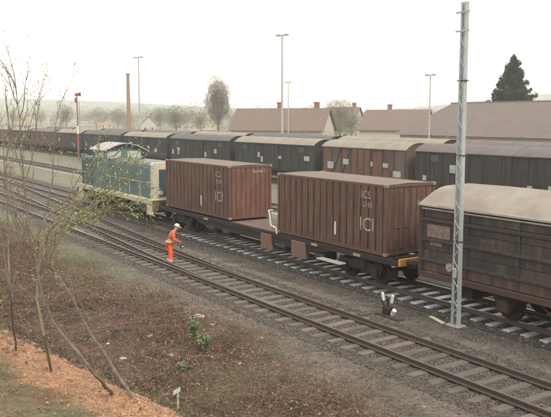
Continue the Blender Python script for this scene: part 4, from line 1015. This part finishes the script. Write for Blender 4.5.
# ---------------- saplings ----------------
sap_bark = mat('sapling_bark', (.23, .18, .145), .85, (.07, .052, .043), 22, .9, bump=.003)
bud_m = [mat('bud_yellow', (.42, .45, .18), .7), mat('bud_green', (.27, .35, .13), .7), mat('twig_tip', (.24, .16, .10), .8)]
def sapling(label, paths, whips, seed, d0, rbase):
    rg = random.Random(seed); root = hit(*paths[0][0]); t = thing('sapling', label, 'sapling', root, 'bare saplings on the bank'); Ps = []
    q = MB(); qt = MB(); org = root
    def wob(a): return a+Vector((rg.gauss(0, .012), rg.gauss(0, .012), rg.gauss(0, .012)))
    def twig(p, d, L, r_, lvl):
        pts = [p]; n_ = 5; dd = d.copy()
        for i in range(n_):
            dd = (dd+Vector((rg.gauss(0, .10), rg.gauss(0, .10), rg.gauss(0, .08)+.05))).normalized(); pts.append(pts[-1]+dd*L/n_)
        qt.tube(pts, [r_*(1-.8*i/n_) for i in range(n_+1)], 4, cap=False)
        for pt in pts[2:]:
            for _ in range(rg.choice((1, 1, 2))): Ps.append((pt.x+rg.gauss(0, .003), pt.y+rg.gauss(0, .003), pt.z+rg.gauss(0, .003)))
        if lvl > 0:
            for i in range(3 if lvl > 1 else 2):
                k = rg.randint(1, n_-1); side = Vector((rg.gauss(0, 1), rg.gauss(0, 1), rg.gauss(0, .6))).normalized()
                twig(pts[k], (dd*.85+side*.5+Vector((0, 0, .2))).normalized(), L*rg.uniform(.4, .65), r_*.55, lvl-1)
    for pi, path in enumerate(paths):
        D = d0; pts = []
        for i, (px_, py_) in enumerate(path):
            d = (root-Vector((0, 0, H))).dot(Fw) if i == 0 and pi == 0 else D+(.25*pi-.1*i*.3)+rg.uniform(-.03, .03)
            pts.append((hit(px_, py_) if i == 0 and py_ > 380 else atD(px_, py_, d))-org)
        # smooth by midpoint insertion
        sp = []
        for i in range(len(pts)-1):
            a, b2 = pts[i], pts[i+1]; pm = pts[max(i-1, 0)]; pn = pts[min(i+2, len(pts)-1)]
            for k in range(4):
                u = k/4; sp.append(.5*((2*a)+(-pm+b2)*u+(2*pm-5*a+4*b2-pn)*u*u+(-pm+3*a-3*b2+pn)*u**3))
        sp.append(pts[-1]); n_ = len(sp); sc = whips[pi]
        for i in range(1, n_): sp[i] = sp[i]+Vector((rg.gauss(0, .0035), rg.gauss(0, .0035), rg.gauss(0, .003)))
        q.tube(sp, [max(.0016, sc*(1-.9*i/n_)) for i in range(n_)], 6)
        for i in range(max(2, n_//5), n_, 1):
            for _r in range(rg.choice((0, 1, 1))):
                d = (sp[min(i+1, n_-1)]-sp[i-1]).normalized(); side = Vector((rg.gauss(0, 1), rg.gauss(0, 1), rg.gauss(0, .4))).normalized()
                twig(sp[i], (d*.9+side*.55+Vector((0, 0, .25))).normalized(), rg.uniform(.12, .36), sc*.3, 1)
    q.build('trunk', sap_bark, t); tag(qt.build('twigs', sap_bark, t), kind='stuff')
    o = leafcards('buds', np.array(Ps), .0065, bud_m, RNG.choice(3, len(Ps), p=[.4, .35, .25])); o.parent = t
sapling('multi-stemmed bare sapling with yellow-green buds, leaning left over the orange shoulder', [
    [(112, 394), (95, 374), (60, 332), (45, 306), (38, 276), (34, 257), (28, 230), (24, 180), (21, 130), (16, 88)],
    [(40, 285), (48, 262), (62, 235), (77, 206), (92, 188)],
    [(33, 250), (45, 215), (52, 175), (55, 130), (62, 100)],
    [(24, 190), (34, 150), (38, 115), (41, 95)],
    [(24, 175), (12, 140), (7, 105), (5, 82)],
  ], [.0135, .006, .006, .005, .005], 3, 4.8, .02)
sapling('second bare sapling, rooted right of the first and bowed far left', [
    [(137, 403), (122, 380), (85, 324), (66, 288), (49, 266), (30, 244), (16, 226), (6, 190), (2, 140)],
    [(52, 270), (58, 225), (72, 190), (88, 165), (100, 150)],
    [(20, 232), (12, 200), (10, 150), (14, 105)],
  ], [.0125, .006, .006], 9, 5.3, .02)
sapling('leftmost cluster of thin budding stems at the picture edge', [
    [(16, 350), (11, 300), (8, 240), (6, 180), (8, 130), (5, 92)],
    [(11, 300), (20, 250), (32, 190), (31, 150), (28, 115)],
    [(10, 290), (2, 240), (-6, 190), (-8, 130)],
  ], [.008, .006, .006], 14, 4.9, .01)
def whipbush():
    # long budding whips reaching across towards the locomotive
    rg = random.Random(31); root = hit(52, 372); t = thing('sapling', 'leaning sapling whose long green whips fan out in front of the locomotive', 'sapling', root); Ps = []; q = MB()
    ends = [((88, 210), (120, 175), (150, 152)), ((84, 215), (112, 190), (152, 168)), ((80, 218), (118, 205), (150, 205)), ((84, 200), (104, 168), (122, 148)), ((84, 222), (105, 214), (135, 214)),
            ((90, 196), (120, 196), (155, 188)), ((84, 190), (98, 160), (100, 140)), ((88, 224), (110, 200), (132, 155)), ((95, 205), (125, 182), (138, 150)), ((92, 214), (118, 182), (144, 178)), ((86, 200), (112, 160), (138, 162)), ((96, 190), (110, 176), (128, 160)), ((90, 218), (122, 208), (150, 196)), ((80, 190), (90, 165), (112, 158)), ((98, 212), (130, 200), (148, 214)), ((86, 208), (98, 196), (128, 208))]
    tr = [Vector((0, 0, -.03)), atD(44, 335, 5.35)-root, atD(37, 300, 5.5)-root, atD(38, 270, 5.6)-root, atD(44, 245, 5.7)-root, atD(52, 225, 5.8)-root]
    q.tube(tr, [.011, .0105, .010, .009, .008, .005], 7)
    for e in ends:
        D = rg.uniform(6.0, 7.2); kk = rg.uniform(2.2, 4.9); st_ = tr[int(kk)].lerp(tr[int(kk)+1], kk-int(kk)); pts = [st_, atD(58+rg.uniform(-14, 12), 228+rg.uniform(-16, 12), D*rg.uniform(.88, 1))-root]+[atD(a+rg.uniform(-2, 2), b_+rg.uniform(-2, 2), D)-root for a, b_ in e]
        sp = []
        for i in range(len(pts)-1):
            a, b2 = pts[i], pts[i+1]; pm = pts[max(i-1, 0)]; pn = pts[min(i+2, len(pts)-1)]
            for k in range(5):
                u = k/5; sp.append(.5*((2*a)+(-pm+b2)*u+(2*pm-5*a+4*b2-pn)*u*u+(-pm+3*a-3*b2+pn)*u**3))
        sp.append(pts[-1]); n_ = len(sp); q.tube(sp, [max(.0030, .0058*(1-.6*i/n_)) for i in range(n_)], 5)
        for i in range(6, n_):
            for _ in range(3):
                d = (sp[min(i+1, n_-1)]-sp[i-1]).normalized(); v = (d+Vector((rg.gauss(0, .7), rg.gauss(0, .7), rg.gauss(0, .7)))).normalized()*rg.uniform(.04, .14)
                if rg.random() < .7: q.tube([sp[i], sp[i]+v], [.0018, .001], 4, cap=False)
                for f_ in (.5, .8, 1): c = sp[i]+v*f_; Ps.append((c.x+rg.gauss(0, .003), c.y+rg.gauss(0, .003), c.z+rg.gauss(0, .003)))
    q.build('stems', mat('whip_bark', (.17, .15, .09), .8), t)
    o = leafcards('buds', np.array(Ps), .009, bud_m, RNG.choice(3, len(Ps), p=[.4, .5, .1])); o.parent = t
whipbush()

# ---------------- worker ----------------
def skin(name, joints, edges, radii, m_, parent, sub=2):
    me = bpy.data.meshes.new(name); me.from_pydata([tuple(j) for j in joints], edges, []); o = bpy.data.objects.new(name, me); C.objects.link(o)
    md = o.modifiers.new('skin', 'SKIN'); md.use_smooth_shade = True; lay = me.skin_vertices[0] if me.skin_vertices else None
    if lay is None:
        bm = bmesh.new(); bm.from_mesh(me); bm.verts.layers.skin.verify(); bm.to_mesh(me); bm.free(); lay = me.skin_vertices[0]
    for i, r_ in enumerate(radii): lay.data[i].radius = (r_, r_) if not isinstance(r_, tuple) else r_; lay.data[i].use_root = (i == 0)
    s_ = o.modifiers.new('sub', 'SUBSURF'); s_.levels = sub; s_.render_levels = sub
    dg = bpy.context.evaluated_depsgraph_get(); me2 = bpy.data.meshes.new_from_object(o.evaluated_get(dg)); bpy.data.objects.remove(o)
    me2.name = name; me2.materials.clear(); me2.materials.append(m_)
    for p_ in me2.polygons: p_.use_smooth = True
    return link(name, me2, parent)
# local frame: +X = the way he faces (towards the right of the picture), feet on z=0
skin_m = mat('skin', (.50, .30, .22), .6); hv = mat('hi_vis_orange', (.80, .135, .035), .8, (.62, .10, .03), 6, .6, bump=.03, bscale=9); hv2 = mat('hi_vis_jacket', (.66, .13, .06), .8, (.42, .10, .06), 6, .7, bump=.03, bscale=9)
refl = mat('reflective_band', (.62, .52, .42), .5); boot = mat('boot', (.02, .018, .017), .6); helm = mat('pale_helmet', (.78, .66, .58), .5); hair = mat('hair', (.06, .04, .03), .9)
wk = thing('person', 'worker in orange work clothes and pale helmet, bending forward on the near track', 'person', (-28.6, 13.36, -.17), rz=math.atan2(Rt.y, Rt.x)+R(12))
J = {'pel': (0, 0, .95), 'wa': (.02, 0, 1.10), 'ch': (.12, 0, 1.34), 'nk': (.23, 0, 1.50), 'hd': (.31, 0, 1.58), 'ht': (.335, 0, 1.69),
 'sl': (.15, .19, 1.42), 'el': (.17, .25, 1.15), 'wl': (.36, .20, 1.02), 'sr': (.15, -.19, 1.42), 'er': (.16, -.25, 1.14), 'wr': (.38, -.17, 1.06),
 'hl': (0, .10, .90), 'kl': (.06, .11, .50), 'al': (-.06, .11, .10), 'tl': (.10, .12, .04), 'hr': (0, -.10, .90), 'kr': (.05, -.11, .50), 'ar': (.02, -.11, .10), 'tr': (.18, -.12, .04)}
ks = list(J); ix = {k: i for i, k in enumerate(ks)}
ed = [('pel', 'wa'), ('wa', 'ch'), ('ch', 'nk'), ('nk', 'hd'), ('hd', 'ht'), ('ch', 'sl'), ('sl', 'el'), ('el', 'wl'), ('ch', 'sr'), ('sr', 'er'), ('er', 'wr'), ('pel', 'hl'), ('hl', 'kl'), ('kl', 'al'), ('al', 'tl'), ('pel', 'hr'), ('hr', 'kr'), ('kr', 'ar'), ('ar', 'tr')]
rd = {'pel': .13, 'wa': .12, 'ch': .14, 'nk': .06, 'hd': .085, 'ht': .08, 'sl': .06, 'el': .042, 'wl': .028, 'sr': .06, 'er': .042, 'wr': .028, 'hl': .09, 'kl': .06, 'al': .04, 'tl': .035, 'hr': .09, 'kr': .06, 'ar': .04, 'tr': .035}
body = skin('body', [J[k] for k in ks], [(ix[a], ix[b_]) for a, b_ in ed], [rd[k] for k in ks], skin_m, wk)
def sub_fig(name, keys, add, m_, extra=None):
    kk = keys; i2 = {k: i for i, k in enumerate(kk)}
    return skin(name, [J[k] for k in kk], [(i2[a], i2[b_]) for a, b_ in ed if a in i2 and b_ in i2], [rd[k]+add.get(k, .03) for k in kk], m_, wk)
sub_fig('trousers', ['pel', 'hl', 'kl', 'al', 'hr', 'kr', 'ar'], {'pel': .035, 'kl': .04, 'kr': .04, 'al': .055, 'ar': .055}, hv)
sub_fig('jacket', ['wa', 'ch', 'nk', 'sl', 'el', 'wl', 'sr', 'er', 'wr'], {'wa': .05, 'ch': .045, 'nk': .02, 'wl': .022, 'wr': .022}, hv2)
J2 = J
for a, b_ in (('al', 'tl'), ('ar', 'tr')): skin('boot', [J[a], (J[a][0]-.01, J[a][1], .05), J[b_]], [(0, 1), (1, 2)], [.06, .06, .045], boot, wk, 1)
def band(name, c, axis_, r_, w_, m_):
    a = Vector(axis_).normalized(); c = Vector(c); q = MB(); q.tube([c-a*w_/2, c+a*w_/2], r_, 16); return q.build(name, m_, wk)
for k1, k2, f_ in (('kl', 'al', .62), ('kr', 'ar', .62)):
    a, b2 = Vector(J[k1]), Vector(J[k2]); band('reflective_band', a.lerp(b2, f_), b2-a, .098, .09, refl)
band('reflective_band', (.01, 0, 1.04), (.1, 0, 1), .178, .06, refl)
# head details
bm = bmesh.new(); bmesh.ops.create_uvsphere(bm, u_segments=20, v_segments=12, radius=1)
for v in bm.verts: v.co = Vector((v.co.x*.122, v.co.y*.106, max(v.co.z, -.15)*.112))
me = bpy.data.meshes.new('helmet'); bm.to_mesh(me); bm.free(); me.materials.append(helm); [setattr(p_, 'use_smooth', True) for p_ in me.polygons]
hh = link('helmet', me, wk, (.325, 0, 1.70), (0, R(18), 0))
q = MB(); q.cbox((.08, -.075, -.025), (.20, .075, -.012), .005); q.build('peak', helm, hh)
for s in (-1, 1):
    q = MB(); q.tube([(.405, s*.033, 1.635), (.412, s*.033, 1.634)], .011, 8); q.build('eye', boot, wk)
    q = MB(); q.tube([(.31, s*.088, 1.62), (.33, s*.10, 1.62)], [.03, .02], 8); q.build('ear', skin_m, wk)
q = MB(); q.tube([(.395, 0, 1.63), (.43, 0, 1.60), (.40, 0, 1.595)], [.012, .018, .012], 6); q.build('nose', skin_m, wk)
q = MB(); q.box((.388, -.025, 1.555), (.404, .025, 1.563)); q.build('mouth', mat('lips', (.3, .1, .08), .6), wk)
for sd_, s in (('wl', 1), ('wr', -1)):
    wv = Vector(J[sd_]); ev = Vector(J['e'+sd_[1]]); d = (wv-ev).normalized(); up_ = Vector((0, 0, 1)); sdv = d.cross(up_).normalized()
    pts_ = [tuple(wv-d*.01), tuple(wv+d*.05), tuple(wv+d*.09)]; eds = [(0, 1), (1, 2)]; rs = [.026, .034, .028]
    for i in range(4):
        o_ = (i-1.5)*.019; ln = [.055, .068, .064, .05][i]; b0 = wv+d*.09+sdv*o_; b1 = b0+d*ln*.6-up_*.008; b2 = b1+d*ln*.4-up_*.03
        n0 = len(pts_); pts_ += [tuple(b0), tuple(b1), tuple(b2)]; eds += [(2, n0), (n0, n0+1), (n0+1, n0+2)]; rs += [.009, .0085, .007]
    n0 = len(pts_); th = wv+d*.035+sdv*(-s)*.035; pts_ += [tuple(th), tuple(th+d*.04+sdv*(-s)*.015)]; eds += [(1, n0), (n0, n0+1)]; rs += [.011, .009]
    skin('hand', pts_, eds, rs, skin_m, wk, 1)
# hand lamp / tool he holds
tl_ = thing('hand_lamp', 'small dark hand lamp held out by the worker in orange', 'lamp', wk.matrix_basis @ Vector((.52, -.13, .86)) if False else (Matrix.Translation(wk.location) @ Matrix.Rotation(wk.rotation_euler.z, 4, 'Z')) @ Vector((.50, -.15, .84)))
q = MB(); q.cbox((-.06, -.05, -.09), (.06, .05, .07), .015); q.build('lamp_case', dark_steel, tl_)
q = MB(); q.tube([(.061, 0, 0), (.075, 0, 0)], .04, 12); q.build('lens', glass, tl_)
q = MB(); q.tube([(-.05, 0, .07), (-.045, 0, .17), (.045, 0, .17), (.05, 0, .07)], .006, 6); q.build('handle', dark_steel, tl_)

# ---------------- haze ----------------
hb = MB(); hb.box((-2650, -900, -5), (1500, 2700, 96))
hz = bpy.data.materials.new('haze'); hz.use_nodes = True; n = hz.node_tree.nodes; n.remove(n['Principled BSDF'])
pv = n.new('ShaderNodeVolumePrincipled'); pv.inputs['Color'].default_value = (1, 1, 1, 1); pv.inputs['Density'].default_value = .00055
hz.node_tree.links.new(pv.outputs[0], n['Material Output'].inputs['Volume'])
ho = hb.build('haze', hz); ho['kind'] = 'stuff'
